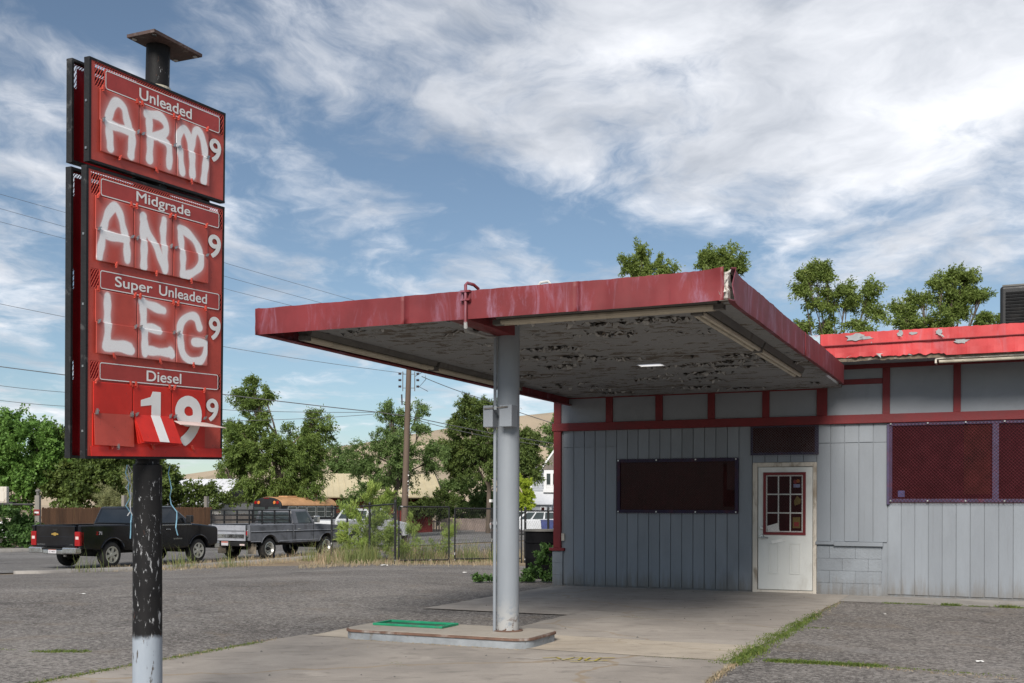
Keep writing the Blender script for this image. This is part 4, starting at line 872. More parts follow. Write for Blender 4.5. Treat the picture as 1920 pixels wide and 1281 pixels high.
def onface(c, u0, u1, v0, v1, off):
    """a quad inside the face c (4 corners), pushed out by off"""
    c = [Vector(p) for p in c]; n = (c[1] - c[0]).cross(c[3] - c[0]).normalized()
    f = lambda u, v: (c[0] * (1 - u) + c[1] * u) * (1 - v) + (c[3] * (1 - u) + c[2] * u) * v + n * off
    return [f(u0, v0), f(u1, v0), f(u1, v1), f(u0, v1)]
def pickup(label, name, X, Y, pm, P_, group=None, heading=26.8):
    L, Wd, xr, xf, R_ = P_['L'], P_['W'], P_['xr'], P_['xf'], P_['R']; rail, rock, xb = P_['rail'], P_['rock'], P_['xb']
    T = thing(name, label, 'truck', (X, Y, float(zf(np.float64(X), np.float64(Y)))), rad(90 - heading), group); hw = Wd / 2
    ra = R_ + .09
    side = [(.05, rock + .13), (xr - ra, rock + .06)] + archpts(xr, ra, rock + .06, R_ + .02)[1:-1] + [(xr + ra, rock + .04), (xb, rock), (xb, rail), (.03, rail + .01)]
    for s in (-1, 1):
        G().prism(side, s * hw, s * (hw - .13)).obj('bed_side', pm, T, bevel=.022, seg=3)
        G().bx(.1, xb, min(s * hw, s * (hw - .17)) + .03, max(s * hw, s * (hw - .17)) - .03, rail - .01, rail + .022).obj('bed_rail', P_.get('railmat', pm), T, bevel=.01)
    G().bx(.12, xb, -hw + .13, hw - .13, rock + .22, rock + .3).bx(xb - .06, xb, -hw + .13, hw - .13, rock + .2, rail - .02).obj('bed_floor', M['under'], T)
    G().bx(.3, L - .35, -hw + .3, hw - .3, rock - .08, rock + .22).bx(xr - .55, xr + .55, -hw + .2, hw - .2, rock, rock + .55).bx(xf - .5, xf + .5, -hw + .2, hw - .2, rock, rock + .5).obj('chassis', M['under'], T)
    for x_ in (xr, xf): G().tube([(x_, -hw + .2, R_), (x_, hw - .2, R_)], .07, 8).obj('axle', M['under'], T)
    body = [(xb + .02, rock), (xf - ra, rock)] + archpts(xf, ra, rock, R_ + .02)[1:-1] + [(xf + ra, rock + .02), (L - .06, rock + .08)] + P_['nose'] + [(xb + .02, rail + .015)]
    bd = G().prism(body, -hw + .005, hw - .005).obj('cab_body', pm, T, bevel=P_.get('bv', .05), seg=3)
    # greenhouse
    (b0, b1, t0, t1, zt, tw) = P_['cab']; zb = rail + .0; bw = hw - .035
    Bv = [(b0, -bw, zb), (b1, -bw, zb), (b1, bw, zb), (b0, bw, zb)]; Tv = [(t0, -tw, zt - .03), (t1, -tw, zt), (t1, tw, zt), (t0, tw, zt - .03)]
    G().add(Bv + Tv, [(3, 2, 1, 0), (4, 5, 6, 7), (0, 1, 5, 4), (1, 2, 6, 5), (2, 3, 7, 6), (3, 0, 4, 7)]).obj('cab', P_.get('cabmat', pm), T, bevel=.06, seg=4, smooth=True)
    gm = P_['glass']
    rear = [Bv[3], Bv[0], Tv[0], Tv[3]]; G().slab(onface(rear, .09, .91, .10, .84, .002), .006).obj('rear_window', gm, T, bevel=.01)
    fr = [Bv[1], Bv[2], Tv[2], Tv[1]]; G().slab(onface(fr, .07, .93, .10, .90, .002), .006).obj('windscreen', gm, T)
    for s in (0, 1):
        face = [Bv[0], Bv[1], Tv[1], Tv[0]] if s == 0 else [Bv[2], Bv[3], Tv[3], Tv[2]]
        for (u0, u1) in P_['sidewin']:
            a, b = (u0, u1) if s == 0 else (1 - u1, 1 - u0); G().slab(onface(face, a, b, .08, .84, .002), .006).obj('side_window', gm, T)
    # doors, handles, mirrors
    for s in (-1, 1):
        for xd in P_['seams']: G().bx(xd - .006, xd + .006, min(s * hw, s * (hw - .02)) - .001, max(s * hw, s * (hw - .02)) + .001, rock + .06, rail - .02).obj('door_seam', M['under'], T)
        for xh in P_['handles']: G().bx(xh, xh + .15, s * hw - .02, s * hw + .02, rail - .20, rail - .165).obj('door_handle', P_.get('hmat', pm), T, bevel=.008)
        xm = P_['mirror']; G().bx(xm - .06, xm + .10, s * (hw + .13) - .11, s * (hw + .13) + .11, rail + .05, rail + .05 + P_.get('mh', .22)).obj('mirror', P_.get('mirmat', M['black']), T, bevel=.03, seg=3)
    # wheels
    for s in (-1, 1):
        for x in (xr, xf): wheel(T, x, s * (hw - .16), R_, .27, P_['rim'], P_['spokes'], s)
    return T, hw
black_p = dict(L=6.15, W=2.03, xr=1.30, xf=5.18, R=.395, rail=1.30, rock=.50, xb=2.35, nose=[(6.14, .66), (6.15, 1.12), (6.06, 1.20), (5.3, 1.28), (4.75, 1.315)], cab=(2.40, 4.92, 2.56, 4.15, 1.90, .80),
    glass=M['carglass'], sidewin=[(.07, .36), (.42, .86)], seams=(2.95, 3.05 + .5, 4.62), handles=(3.62,), mirror=4.55, rim=M['rim'], spokes=6, mh=.24)
BT, hw = pickup('glossy black extended-cab pickup parked at the kerb', 'pickup_truck', -13.79, 33.46, M['blackcar'], black_p, 'pickups parked along the street', 25.6)
tg = G().bx(.0, .075, -.80, .80, .66, 1.305).obj('tailgate', M['blackcar'], BT, bevel=.02, seg=3)
G().bx(-.006, .02, -.74, .74, .70, .98).obj('tailgate_crease', M['blackcar'], tg, bevel=.012)
G().bx(-.012, .03, -.10, .10, 1.135, 1.205).obj('tailgate_handle', M['under'], tg, bevel=.01)
k = .075; bt = [(-1.9, -.33), (-.75, -.33), (-.62, -.62), (.62, -.62), (.75, -.33), (1.9, -.33), (1.75, .33), (.75, .33), (.62, .62), (-.62, .62), (-.75, .33), (-1.75, .33)]
G().prism([(a * k, 1.05 + b * k) for a, b in bt], -.018, -.002, 'x').obj('emblem', M['gold'], tg, bevel=.004)
def rear_text(name, txt, y0, y1, z0, z1, x, mat, parent, bold=.0):
    """lettering on a rear face (looking forward): runs from left y1 to right y0"""
    o = text_box(name, txt, 0, abs(y1 - y0), z0, z1, 0, mat, parent, bold)
    for v in o.data.vertices: v.co = (x, y1 - v.co.x, v.co.z)
    return o
def side_text(name, txt, x0, x1, z0, z1, y, mat, parent, bold=.01): return text_box(name, txt, x0, x1, z0, z1, y, mat, parent, bold)
rear_text('badge_lettering', 'SILVERADO', .42, .75, .72, .755, -.0075, M['chrome'], tg)
rear_text('badge_lettering', 'LTZ', -.74, -.62, .72, .755, -.0075, M['chrome'], tg)
for s in (-1, 1):
    G().bx(-.008, .16, s * .91 - .105, s * .91 + .105, .70, 1.13).obj('tail_light', M['tail'], BT, bevel=.015, seg=2); G().bx(-.012, .0, s * .91 - .06, s * .91 + .06, .90, .985).obj('reversing_light', M['tailw'], BT)
bp = G().bx(-.14, .10, -.98, -.42, .47, .655).bx(-.14, .10, .42, .98, .47, .655).bx(-.10, .08, -.42, .42, .45, .60).obj('rear_bumper', M['chrome'], BT, bevel=.035, seg=3)
G().bx(-.142, -.06, -.41, .41, .605, .64).obj('bumper_step', M['under'], BT)
np_ = G().bx(-.112, -.10, -.16, .16, .475, .625).obj('number_plate', M['plate_w'], BT); G().bx(-.1135, -.112, -.155, .155, .575, .62).obj('plate_band', M['plate_r'], np_)
rear_text('plate_lettering', '2C 46810', -.13, .13, .50, .555, -.1135, M['under'], np_, .01)
G().bx(2.66, 2.70, -.13, .13, 1.79, 1.83).obj('brake_light', M['tail'], BT, bevel=.01)
side_text('decal', 'Z', .62, .73, 1.02, 1.12, -hw - .004, M['tail'], BT, .03); side_text('decal', '71', .74, .86, 1.02, 1.12, -hw - .004, M['plate_w'], BT, .02)
side_text('badge_lettering', 'SILVERADO', 3.95, 4.35, .80, .845, -hw - .003, M['chrome'], BT)
G().bx(-.02, .03, -.45, -.37, .38, .46).obj('exhaust', M['fixture'], BT)
for s in (-1, 1):
    for xc in (1.30, 5.18): G().tube([(a_, s * (hw + .004), z_) for a_, z_ in archpts(xc, .505, .62, .415, 16)], .022, 6).obj('arch_flare', M['blackcar'], BT, smooth=True)
    G().bx(2.45, 4.8, s * hw - .006, s * hw + .006, 1.268, 1.283).obj('window_trim', M['chrome'], BT); G().bx(3.62, 3.80, s * hw - .012, s * hw + .026, 1.11, 1.15).obj('handle_bar', M['chrome'], BT, bevel=.006)
for s in (-1, 1): G().bx(6.0, 6.16, s * .86 - .13, s * .86 + .13, .74, 1.0).obj('headlight', M['tailw'], BT, bevel=.02)
G().bx(6.02, 6.26, -.99, .99, .44, .66).obj('front_bumper', M['chrome'], BT, bevel=.03, seg=3)
ford_p = dict(L=5.25, W=1.98, xr=1.12, xf=4.45, R=.385, rail=1.255, rock=.56, xb=2.40, nose=[(5.25, .70), (5.26, 1.10), (5.16, 1.20), (4.0, 1.26), (3.72, 1.265)], cab=(2.44, 3.80, 2.50, 3.44, 1.82, .80), bv=.035,
    glass=M['carglass2'], sidewin=[(.24, .86)], seams=(2.55, 3.62), handles=(2.68,), hmat=M['chrome'], mirror=3.62, mirmat=M['chrome'], rim=M['rim'], spokes=0, railmat=M['lightgreycar'], mh=.26)
FT, hw = pickup('faded grey old pickup with black pipe rack around its bed', 'old_pickup_truck', -10.23, 39.94, M['greycar'], ford_p, 'pickups parked along the street', 28.5)
tg = G().bx(.0, .07, -.80, .80, .68, 1.245).obj('tailgate', M['lightgreycar'], FT, bevel=.015, seg=3)
G().bx(-.012, .01, -.77, .77, .78, .93).obj('tailgate_band', M['chrome'], tg, bevel=.006)
rear_text('lettering', 'F  O  R  D', -.55, .55, .835, .875, -.0135, M['under'], tg, .01)
G().bx(-.008, .01, -.78, .78, 1.02, 1.06).obj('tailgate_crease', M['greycar'], tg, bevel=.006)
for s in (-1, 1): G().bx(-.012, .09, s * .885 - .045, s * .885 + .045, .84, 1.06).obj('tail_light', M['chrome'], FT, bevel=.01); G().bx(-.018, .0, s * .885 - .03, s * .885 + .03, .90, 1.04).obj('tail_lens', M['tail'], FT)
G().bx(-.16, .0, -.95, .95, .50, .64).obj('rear_bumper', M['under'], FT, bevel=.015); G().bx(-.165, -.155, -.92, -.70, .53, .585).obj('reflector', M['tailw'], FT)
np_ = G().bx(-.172, -.16, -.16, .16, .52, .67).obj('number_plate', M['plate_w'], FT); G().bx(-.1735, -.172, -.155, .155, .62, .665).obj('plate_band', M['plate_r'], np_)
for s in (-1, 1):
    rk = G(); y = s * (hw - .08)
    for x in (.10, .78, 1.46, 2.30): rk.bx(x - .022, x + .022, y - .022, y + .022, 1.26, 1.80)
    for z in (1.42, 1.60, 1.78): rk.bx(.10, 2.30, y - .018, y + .018, z - .018, z + .018)
    rk.obj('pipe_rack', M['black'], FT)
rk = G()
for z in (1.42, 1.60, 1.78): rk.bx(.085, .115, -hw + .08, hw - .08, z - .018, z + .018)
rk.obj('pipe_rack', M['black'], FT); rk = G()
for z in (1.42, 1.60, 1.78): rk.bx(2.285, 2.315, -hw + .08, hw - .08, z - .018, z + .018)
rk.obj('pipe_rack', M['black'], FT)
M['mudflap'] = paint('dusty_mud_flap', (.26, .22, .17), .85, .25, 6., .2)
for s in (-1, 1):
    for x0, x1, z, mt in ((.1, 2.38, .985, 'under'), (2.46, 4.9, .985, 'under'), (.1, .62, .66, 'lightgreycar'), (1.66, 3.9, .66, 'lightgreycar'), (.1, 2.38, 1.02, 'lightgreycar'), (2.46, 4.9, 1.02, 'lightgreycar')): G().bx(x0, x1, s * hw - .008, s * hw + .008, z - .012, z + .012).obj('crease_and_moulding', M[mt], FT, bevel=.004)  # crease's shade and highlight put in as dark and pale strips; lowest is moulding
    for xc in (1.12, 4.45): G().tube([(a_, s * (hw + .002), z_) for a_, z_ in archpts(xc, .50, .60, .405, 14)], .016, 6).obj('arch_flare', M['greycar'], FT, smooth=True)
for s in (-1, 1): G().bx(.45, .47, s * .72 - .19, s * .72 + .19, .20, .58).obj('mud_flap', M['mudflap'], FT)
G().bx(1.15 + .9, 1.15 + 1.0, -hw - .004, -hw + .01, 1.03, 1.06).obj('fuel_cap', M['chrome'], FT)
G().bx(5.2, 5.32, -.95, .95, .50, .66).obj('front_bumper', M['chrome'], FT, bevel=.02)
white_p = dict(black_p); white_p.update(glass=M['carglass2'], rim=M['rim'], L=5.6, xf=4.6, nose=[(5.59, .66), (5.6, 1.02), (5.5, 1.12), (4.8, 1.22), (4.3, 1.285)], cab=(2.40, 4.4, 2.66, 3.75, 1.82, .74), sidewin=[(.16, .84)], seams=(2.9, 4.1), handles=(3.2,), mirror=4.0)
WT, hw = pickup('white pickup half hidden by the leafy shrub', 'pickup_truck', -8.35, 47.6, M['whitecar'], white_p, 'pickups parked along the street', 29.)
tg = G().bx(.0, .075, -.80, .80, .66, 1.305).obj('tailgate', M['whitecar'], WT, bevel=.02)
for s in (-1, 1): G().bx(-.008, .16, s * .91 - .1, s * .91 + .1, .70, 1.13).obj('tail_light', M['tail'], WT)
G().bx(-.12, .1, -.98, .98, .47, .64).obj('rear_bumper', M['chrome'], WT, bevel=.03)
# ---------------------------------------------------------------- bus
M['buso'] = paint('faded_orange_bus_paint', (.50, .28, .14), .55, .15, 2., .05, dirt=(.22, .12, .07), damt=.5, dscale=2.5); M['busk'] = paint('flat_black_bus_paint', (.015, .015, .017), .6, .3, 2., .05)
BX, BY = -13.6, 61.5; BZ = float(zf(np.float64(BX), np.float64(BY)))
BU = thing('school_bus', 'orange-roofed black school bus behind the grey pickup', 'bus', (BX, BY, BZ), rad(90 - 34))
def busprof(hw_, z0, ze, zt, n=12): return [(-hw_, z0), (-hw_, ze)] + [(-hw_ * math.cos(math.pi * k / n), ze + (zt - ze) * math.sin(math.pi * k / n)) for k in range(1, n)] + [(hw_, ze), (hw_, z0)]
G().prism(busprof(1.10, .75, 2.05, 2.06), 0.02, 4.4, 'x').obj('body', M['busk'], BU)
G().prism(busprof(1.115, 2.04, 2.05, 2.52, 18), .10, 4.4, 'x').obj('roof', M['buso'], BU, smooth=True)
rp = [(a * .985, b) for a, b in busprof(1.11, .7, 2.08, 2.50, 18)]; G().prism(rp, -.03, .11, 'x').obj('rear_wall', M['busk'], BU, bevel=.05, seg=3)
for y in (-.86, -.62, .62, .86): G().lathe([(0, -.06), (.085, -.055), (.10, -.02)], 14, 'x', (0, y, 2.20)).obj('warning_light', M['amber'] if abs(y) < .7 else M['tail'], BU)
for y in (-.14, 0, .14): G().bx(-.045, -.02, y - .05, y + .05, 2.42, 2.45).obj('marker_light', M['tail'], BU)
for y in (-.55, .55): G().bx(-.04, -.02, y - .42, y + .42, 1.35, 1.95).obj('rear_window', M['carglass2'], BU, bevel=.02)
G().bx(1.2, 2.0, -.35, .35, 2.50, 2.58).obj('roof_hatch', M['buso'], BU, bevel=.03)
for i in range(5):
    x0 = .5 + i * .75; wf = frame_of(G(), 0, .68, 1.38, 1.98, -1.13, -1.09, .035); wf.bx(.0, .68, -1.128, -1.095, 1.68, 1.71)
    o = wf.obj('side_window', M['chrome'], BU); o.location = (x0, 0, 0); G().bx(.03, .65, -1.11, -1.095, 1.41, 1.95).obj('pane', M['carglass2'], o)
G().bx(0.4, 4.4, -1.12, -1.10, 1.15, 1.22).obj('rub_rail', M['gold'], BU)
for x in (1.2, 4.6):
    for s in (-1, 1): wheel(BU, x, s * .95, .45, .25, M['busk'], 0, s)
G().prism([(4.4, .75), (5.8, .75), (5.8, 1.35), (4.6, 1.5), (4.4, 2.3)], -.95, .95).obj('bonnet', M['busk'], BU, bevel=.08)
# ---------------------------------------------------------------- white wagon by the house, utility cart by the hedge
CX, CY = 3.05, 74.; CZ = float(zf(np.float64(CX), np.float64(CY)))
SV = thing('parked_car', 'white wagon parked in front of the tall grey house', 'car', (CX, CY, CZ), rad(205))
sp_ = [(0, .45), (.6 - .38, .45)] + archpts(.9, .4, .35, .36)[0:0] + [(.05, .35), (.5, .32)] + archpts(.95, .40, .32, .34)[1:-1] + [(1.36, .30), (3.1, .30)] + archpts(3.65, .40, .30, .34)[1:-1] + [(4.1, .32), (4.55, .38), (4.6, .72), (4.45, .86), (3.4, .98), (.08, 1.02), (.0, .7)]
sp_ = sp_[2:]
G().prism(sp_, -.9, .9).obj('body', M['whitecar'], SV, bevel=.06, seg=3)
b = [(.1, -.85, 1.0), (3.5, -.85, .97), (3.5, .85, .97), (.1, .85, 1.0)]; t_ = [(.45, -.66, 1.55), (2.55, -.66, 1.56), (2.55, .66, 1.56), (.45, .66, 1.55)]
G().add(b + t_, [(3, 2, 1, 0), (4, 5, 6, 7), (0, 1, 5, 4), (1, 2, 6, 5), (2, 3, 7, 6), (3, 0, 4, 7)]).obj('cabin', M['whitecar'], SV, bevel=.06, seg=3)
G().slab(onface([b[1], b[2], t_[2], t_[1]], .06, .94, .08, .9, .002), .006).obj('windscreen', M['carglass2'], SV)
for c_ in ([b[0], b[1], t_[1], t_[0]], [b[2], b[3], t_[3], t_[2]]):
    for u in ((.06, .3), (.34, .58), (.62, .9)): G().slab(onface(c_, u[0], u[1], .1, .85, .002), .006).obj('side_window', M['carglass2'], SV)
for s in (-1, 1):
    for x in (.95, 3.65): wheel(SV, x, s * .78, .33, .2, M['rim'], 5, s)
    G().bx(4.52, 4.6, s * .66 - .16, s * .66 + .16, .64, .78).obj('headlight', M['tailw'], SV, bevel=.02)
G().bx(4.58, 4.64, -.35, .35, .5, .68).obj('grille', M['under'], SV)
# ================================================================== things across the street
def X_(px, Y): return (px - 960) / 2078 * Y
def Z_(py, Y): return 1.45 + (945 - py) / 2078 * Y
def gz(X, Y): return float(zf(np.float64(X), np.float64(Y)))
# brown board fence
FA = Vector((X_(78, 49.5), 49.5, 0)); FB = Vector((X_(400, 60), 60, 0)); d = (FB - FA); L = d.length; ang = math.atan2(d.y, d.x)
M['fencewood'] = paint('brown_fence_wood', (.150, .078, .042), .8, .35, 2.5, .3, 25., streak=6., dirt=(.09, .055, .035), damt=.6, dscale=2.)
WF = thing('wooden_fence', 'brown upright-board fence behind the black pickup', 'fence', (FA.x, FA.y, gz(FA.x, FA.y)), ang)
fb = G().add([(-.07, -.012, 0), (.07, -.012, 0), (.07, .012, 0), (-.07, .012, 0), (-.07, -.012, 1.78), (-.03, -.012, 1.83), (.03, -.012, 1.83), (.07, -.012, 1.78), (-.07, .012, 1.78), (-.03, .012, 1.83), (.03, .012, 1.83), (.07, .012, 1.78)],
    [(0, 1, 7, 6, 5, 4), (3, 8, 9, 10, 11, 2), (0, 4, 8, 3), (1, 2, 11, 7), (4, 5, 9, 8), (5, 6, 10, 9), (6, 7, 11, 10)]).mesh('fence_board'); fb.materials.append(M['fencewood'])
nb = int(L / .145)
for i in range(nb): place('fence_board', fb, None, WF, (.07 + i * .145, rnd.uniform(-.006, .006), rnd.uniform(-.02, .02)), None, (0, rnd.uniform(-.008, .008), 0))
G().bx(0, L, .014, .05, .4, .49).bx(0, L, .014, .05, 1.35, 1.44).obj('fence_rail', M['fencewood'], WF)
for px, Y in ((228, 54), (387, 59.4)):
    o = G().bx(-.09, .09, -.09, .09, 0, 2.42).obj('fence_post', M['wood_post'], WF); q = Vector((X_(px, Y + .3), Y + .3, 0)) - FA; o.location = (q.dot(d.normalized()), .14, 0)
FA2 = Vector((X_(398, 60.2), 60.2, 0)); FB2 = Vector((X_(640, 68), 68, 0)); d2 = FB2 - FA2; M['greyfence'] = paint('grey_fence_wood', (.17, .15, .135), .85, .3, 2.5, .3, 25., streak=6.)
GF = thing('wooden_fence', 'weathered grey board fence behind the grey pickup', 'fence', (FA2.x, FA2.y, gz(FA2.x, FA2.y)), math.atan2(d2.y, d2.x)); fb2 = fb.copy(); fb2.materials.clear(); fb2.materials.append(M['greyfence'])
for i in range(int(d2.length / .19)): place('fence_board', fb2, None, GF, (.09 + i * .19, rnd.uniform(-.006, .006), rnd.uniform(-.06, .02) - .25), (1.28, 1, 1), (0, rnd.uniform(-.008, .008), 0))
G().bx(0, d2.length, .014, .05, .4, .49).bx(0, d2.length, .014, .05, 1.2, 1.29).obj('fence_rail', M['greyfence'], GF)
# lamp post with red notice
Y = 47.5; X = X_(71, Y); PO = thing('marker_post', 'grey wooden post with a small red notice beside the hedge', 'post', (X, Y, gz(X, Y)))
G().bx(-.10, .10, -.10, .10, 0, 2.35).obj('post', M['wood_post'], PO, bevel=.015)
G().lathe([(0, 2.62), (.09, 2.60), (.11, 2.52), (.07, 2.50), (.06, 2.35)], 14).obj('lamp_cap', M['fixture'], PO)
G().bx(-.13, .13, -.125, -.10, 1.5, 1.75).obj('notice', M['redp'], PO); G().bx(-.09, .09, -.13, -.125, 1.58, 1.66).obj('notice_band', M['plate_w'], PO)
Y = 46.; X = X_(-6, Y); CB = thing('sign_box', 'cream metal sign box at the left edge above the hedge', 'sign box', (X, Y, gz(X, Y)))
G().bx(-.6, .46, -.12, .12, 2.02, 2.70).obj('box', M['cream'], CB, bevel=.03); G().bx(-.5, .36, -.135, -.12, 2.08, 2.48).obj('door_plate', M['cream'], CB, bevel=.01); G().tube([(0, 0, 0), (0, 0, 2.02)], .06, 10).obj('post', M['fixture'], CB)
Y = 51.; X = X_(32, Y); UC = thing('utility_cart', 'open utility cart with flat black roof behind the hedge', 'cart', (X, Y, gz(X, Y)), rad(12))
G().bx(-.85, .85, -.7, .7, 1.93, 2.02).obj('roof', M['black'], UC, bevel=.03); G().bx(-.9, -.1, -.4, .4, 2.02, 2.1).obj('roof_rack', M['black'], UC)
for x in (-.75, .75):
    for y in (-.6, .6): G().tube([(x, y, .7), (x * .95, y, 1.95)], .03, 6).obj('roof_post', M['black'], UC)
G().prism([(-1.3, .45), (1.3, .45), (1.35, .8), (.6, 1.05), (.2, .75), (-.4, .75), (-.5, 1.2), (-1.3, 1.1)], -.65, .65).obj('body', M['whitecar'], UC, bevel=.05); G().bx(-.4, .3, -.5, .5, .75, 1.35).obj('seat', M['cream'], UC, bevel=.05)
for x in (-.9, .9):
    for s in (-1, 1): wheel(UC, x, s * .6, .3, .22, M['rim'], 0, s)
# ---------------------------------------------------------------- chain link fence and gate
M['link'] = paint('chain_link_wire', (.035, .035, .037), .5, .3, 4., 0.); M['fpost'] = paint('chipped_black_post', (.012, .012, .013), .5, .3, 5., .1, dirt=(.45, .45, .44), damt=.8, dscale=7., dlo=.62, dhi=.66)
def chain_fence(label, P0, P1, hgt, posts, name='chain_link_fence', gate=False, gap=.05):
    P0 = Vector((*P0, 0)); P1 = Vector((*P1, 0)); d = P1 - P0; L = d.length; z0 = gz(P0.x, P0.y); z1 = gz(P1.x, P1.y)
    T = thing(name, label, 'gate' if gate else 'fence', (P0.x, P0.y, z0), math.atan2(d.y, d.x)); sl = (z1 - z0) / L
    for t in posts:
        x = t * L; top = hgt + (.06 if not gate else 0)
        G().tube([(x, 0, x * sl - .1), (x, 0, x * sl + top)], .037 if not gate else .024, 10).obj('post', M['fpost'], T, smooth=True)
        if not gate: G().lathe([(0, .075), (.03, .06), (.045, .0)], 10, 'z', (x, 0, x * sl + top)).obj('post_cap', M['fpost'], T)
    G().tube([(0, 0, hgt), (L, 0, hgt + L * sl)], .024, 8).obj('top_rail', M['fpost'], T, smooth=True)
    G().tube([(0, 0, gap), (L, 0, gap + L * sl)], .02 if gate else .006, 8).obj('bottom_rail', M['fpost'], T, smooth=True)
    m_ = G().lattice(0, L, gap + .02, hgt - .02, .075, .072, .0058, .0, .003)
    m_.v = [(x, y, z + x * sl) for x, y, z in m_.v]; stuff(m_.obj('wire_mesh', M['link'], T)); return T
p622 = (X_(622, 39.5), 39.5); p741 = (X_(741, 33.), 33.); p1045 = (X_(1075, 35.2), 35.2)
chain_fence('black chain-link fence behind the leafy shrub, running back to the street', p741, p622, 1.78, (0, .36, .72, 1.0))
p843 = (X_(842, 33.6), 33.6); p750 = (X_(748, 33.05), 33.05)
chain_fence('chain-link gate leaf nearest the leafy shrub', p750, p843, 1.70, (0, 1), 'gate', True, .10)
p852 = (X_(853, 33.7), 33.7); p984 = (X_(978, 34.6), 34.6)
chain_fence('chain-link gate leaf seen beside the canopy column', p852, p984, 1.66, (0, .55, 1), 'gate', True, .12)
chain_fence('black chain-link fence between canopy column and building corner', (X_(985, 34.7), 34.7), (X_(1110, 35.4), 35.4), 1.60, (0, .34, 1))
# ---------------------------------------------------------------- pale picket fence across the road
M['picket'] = paint('weathered_pink_picket', (.40, .315, .275), .85, .2, 2., .2, 20., streak=5.)
FA = Vector((X_(770, 79), 79, 0)); FB = Vector((X_(1000, 83), 83, 0)); d = FB - FA; L = d.length
PF = thing('picket_fence', 'low pale pinkish picket fence across the road', 'fence', (FA.x, FA.y, gz(FA.x, FA.y)), math.atan2(d.y, d.x))
pk = unit_box('picket'); pk.materials.append(M['picket']); x = 0
while x < L:
    sparse = 1.3 < x < 2.3
    place('picket', pk, None, PF, (x, rnd.uniform(-.01, .01), .56 + rnd.uniform(-.02, .02)), (.085, .025, 1.10 - (.2 if sparse else 0))); x += .20 if sparse else .105
G().bx(0, L, .015, .05, .25, .33).bx(0, L, .015, .05, .85, .93).obj('rail', M['picket'], PF)
# ---------------------------------------------------------------- buildings
M['tanroof'] = paint('tan_metal_roof', (.50, .43, .28), .6, .10, .6, .05, dirt=(.40, .34, .22), damt=.4); M['barnred'] = paint('barn_red_boards', (.17, .022, .018), .8, .2, 1.5, .2, streak=4.); M['bldark'] = paint('dark_gable', (.05, .045, .04), .8, .2, 2., .1)
RX, RY = -10.0, 80.
RB = thing('red_building', 'low red shed under a wide tan metal roof', 'building', (RX, RY, gz(RX, RY)), rad(12))
G().bx(-3.6, 4.0, -2.2, 4.0, 0, 2.6).obj('wall', M['barnred'], RB)
g = G(); rz, ez = 4.32, 2.62; g.slab([(-4.1, -3.2, ez), (4.6, -3.2, ez), (4.6, .9, rz), (-4.1, .9, rz)], .08); g.obj('roof_slope', M['tanroof'], RB)
g = G().slab([(-4.1, .9, rz), (4.6, .9, rz), (4.6, 5.0, ez), (-4.1, 5.0, ez)], .08); g.obj('roof_slope', M['tanroof'], RB)
for i in range(20): 
    x = -3.9 + i * .44; G().slab([(x, -3.2, ez + .082), (x + .05, -3.2, ez + .082), (x + .05, .9, rz + .082), (x, .9, rz + .082)], .03).obj('roof_rib', M['tanroof'], RB)
G().add([(4.0, -2.2, 2.6), (4.0, 4.0, 2.6), (4.0, .9, 4.2)], [(0, 1, 2)]).obj('gable', M['bldark'], RB); G().add([(-3.6, -2.2, 2.6), (-3.6, 4.0, 2.6), (-3.6, .9, 4.2)], [(0, 2, 1)]).obj('gable', M['bldark'], RB)
for s, e in ((-3.2, .9), (5.0, .9)): G().slab([(4.6, s, ez - .12), (4.66, s, ez - .12), (4.66, e, rz - .12), (4.6, e, rz - .12)], .22).obj('barge_board', M['bldark'], RB)
M['bluedoor'] = paint('blue_door_paint', (.03, .07, .20), .6, .15, 3., .05)
ax = X_(785, 79.3); BD = thing('blue_cabinet', 'blue door-sized cabinet before the red shed', 'cabinet', (X_(786, 80.5), 80.5, gz(-6, 80)))
G().bx(-.33, .33, -.2, .2, .6, 2.05).obj('cabinet_body', M['bluedoor'], BD, bevel=.02); G().bx(-.3, .3, -.215, -.2, .65, 2.0).obj('cabinet_door', M['bluedoor'], BD, bevel=.01); G().bx(-.3, .3, -.18, .18, 0, .6).obj('cabinet_base', M['barnred'], BD)
M['whiteroof'] = paint('white_metal_roof', (.60, .61, .63), .5, .06, .5, .05); M['palewall'] = paint('pale_wall', (.45, .45, .44), .8, .08, 1., .05)
WX, WY = X_(395, 70), 70.
WB = thing('white_roofed_shed', 'shed with white metal roof behind the round bushes', 'building', (WX, WY, gz(WX, WY)), rad(-18))
G().bx(-3.4, 1.7, -1.5, 3.5, 0, 2.2).obj('wall', M['palewall'], WB); G().slab([(-3.8, -2.1, 2.1), (2.1, -2.1, 2.1), (1.5, .9, 3.7), (-3.8, .9, 3.7)], .07).obj('roof_slope', M['whiteroof'], WB); G().slab([(-3.8, .9, 3.7), (1.5, .9, 3.7), (2.1, 4, 2.1), (-3.8, 4, 2.1)], .07).obj('roof_slope', M['whiteroof'], WB)
for i in range(12): x = -3.7 + i * .45; G().slab([(x, -2.1, 2.172), (x + .04, -2.1, 2.172), (x + .04, .9, 3.772), (x, .9, 3.772)], .03).obj('roof_rib', M['whiteroof'], WB)
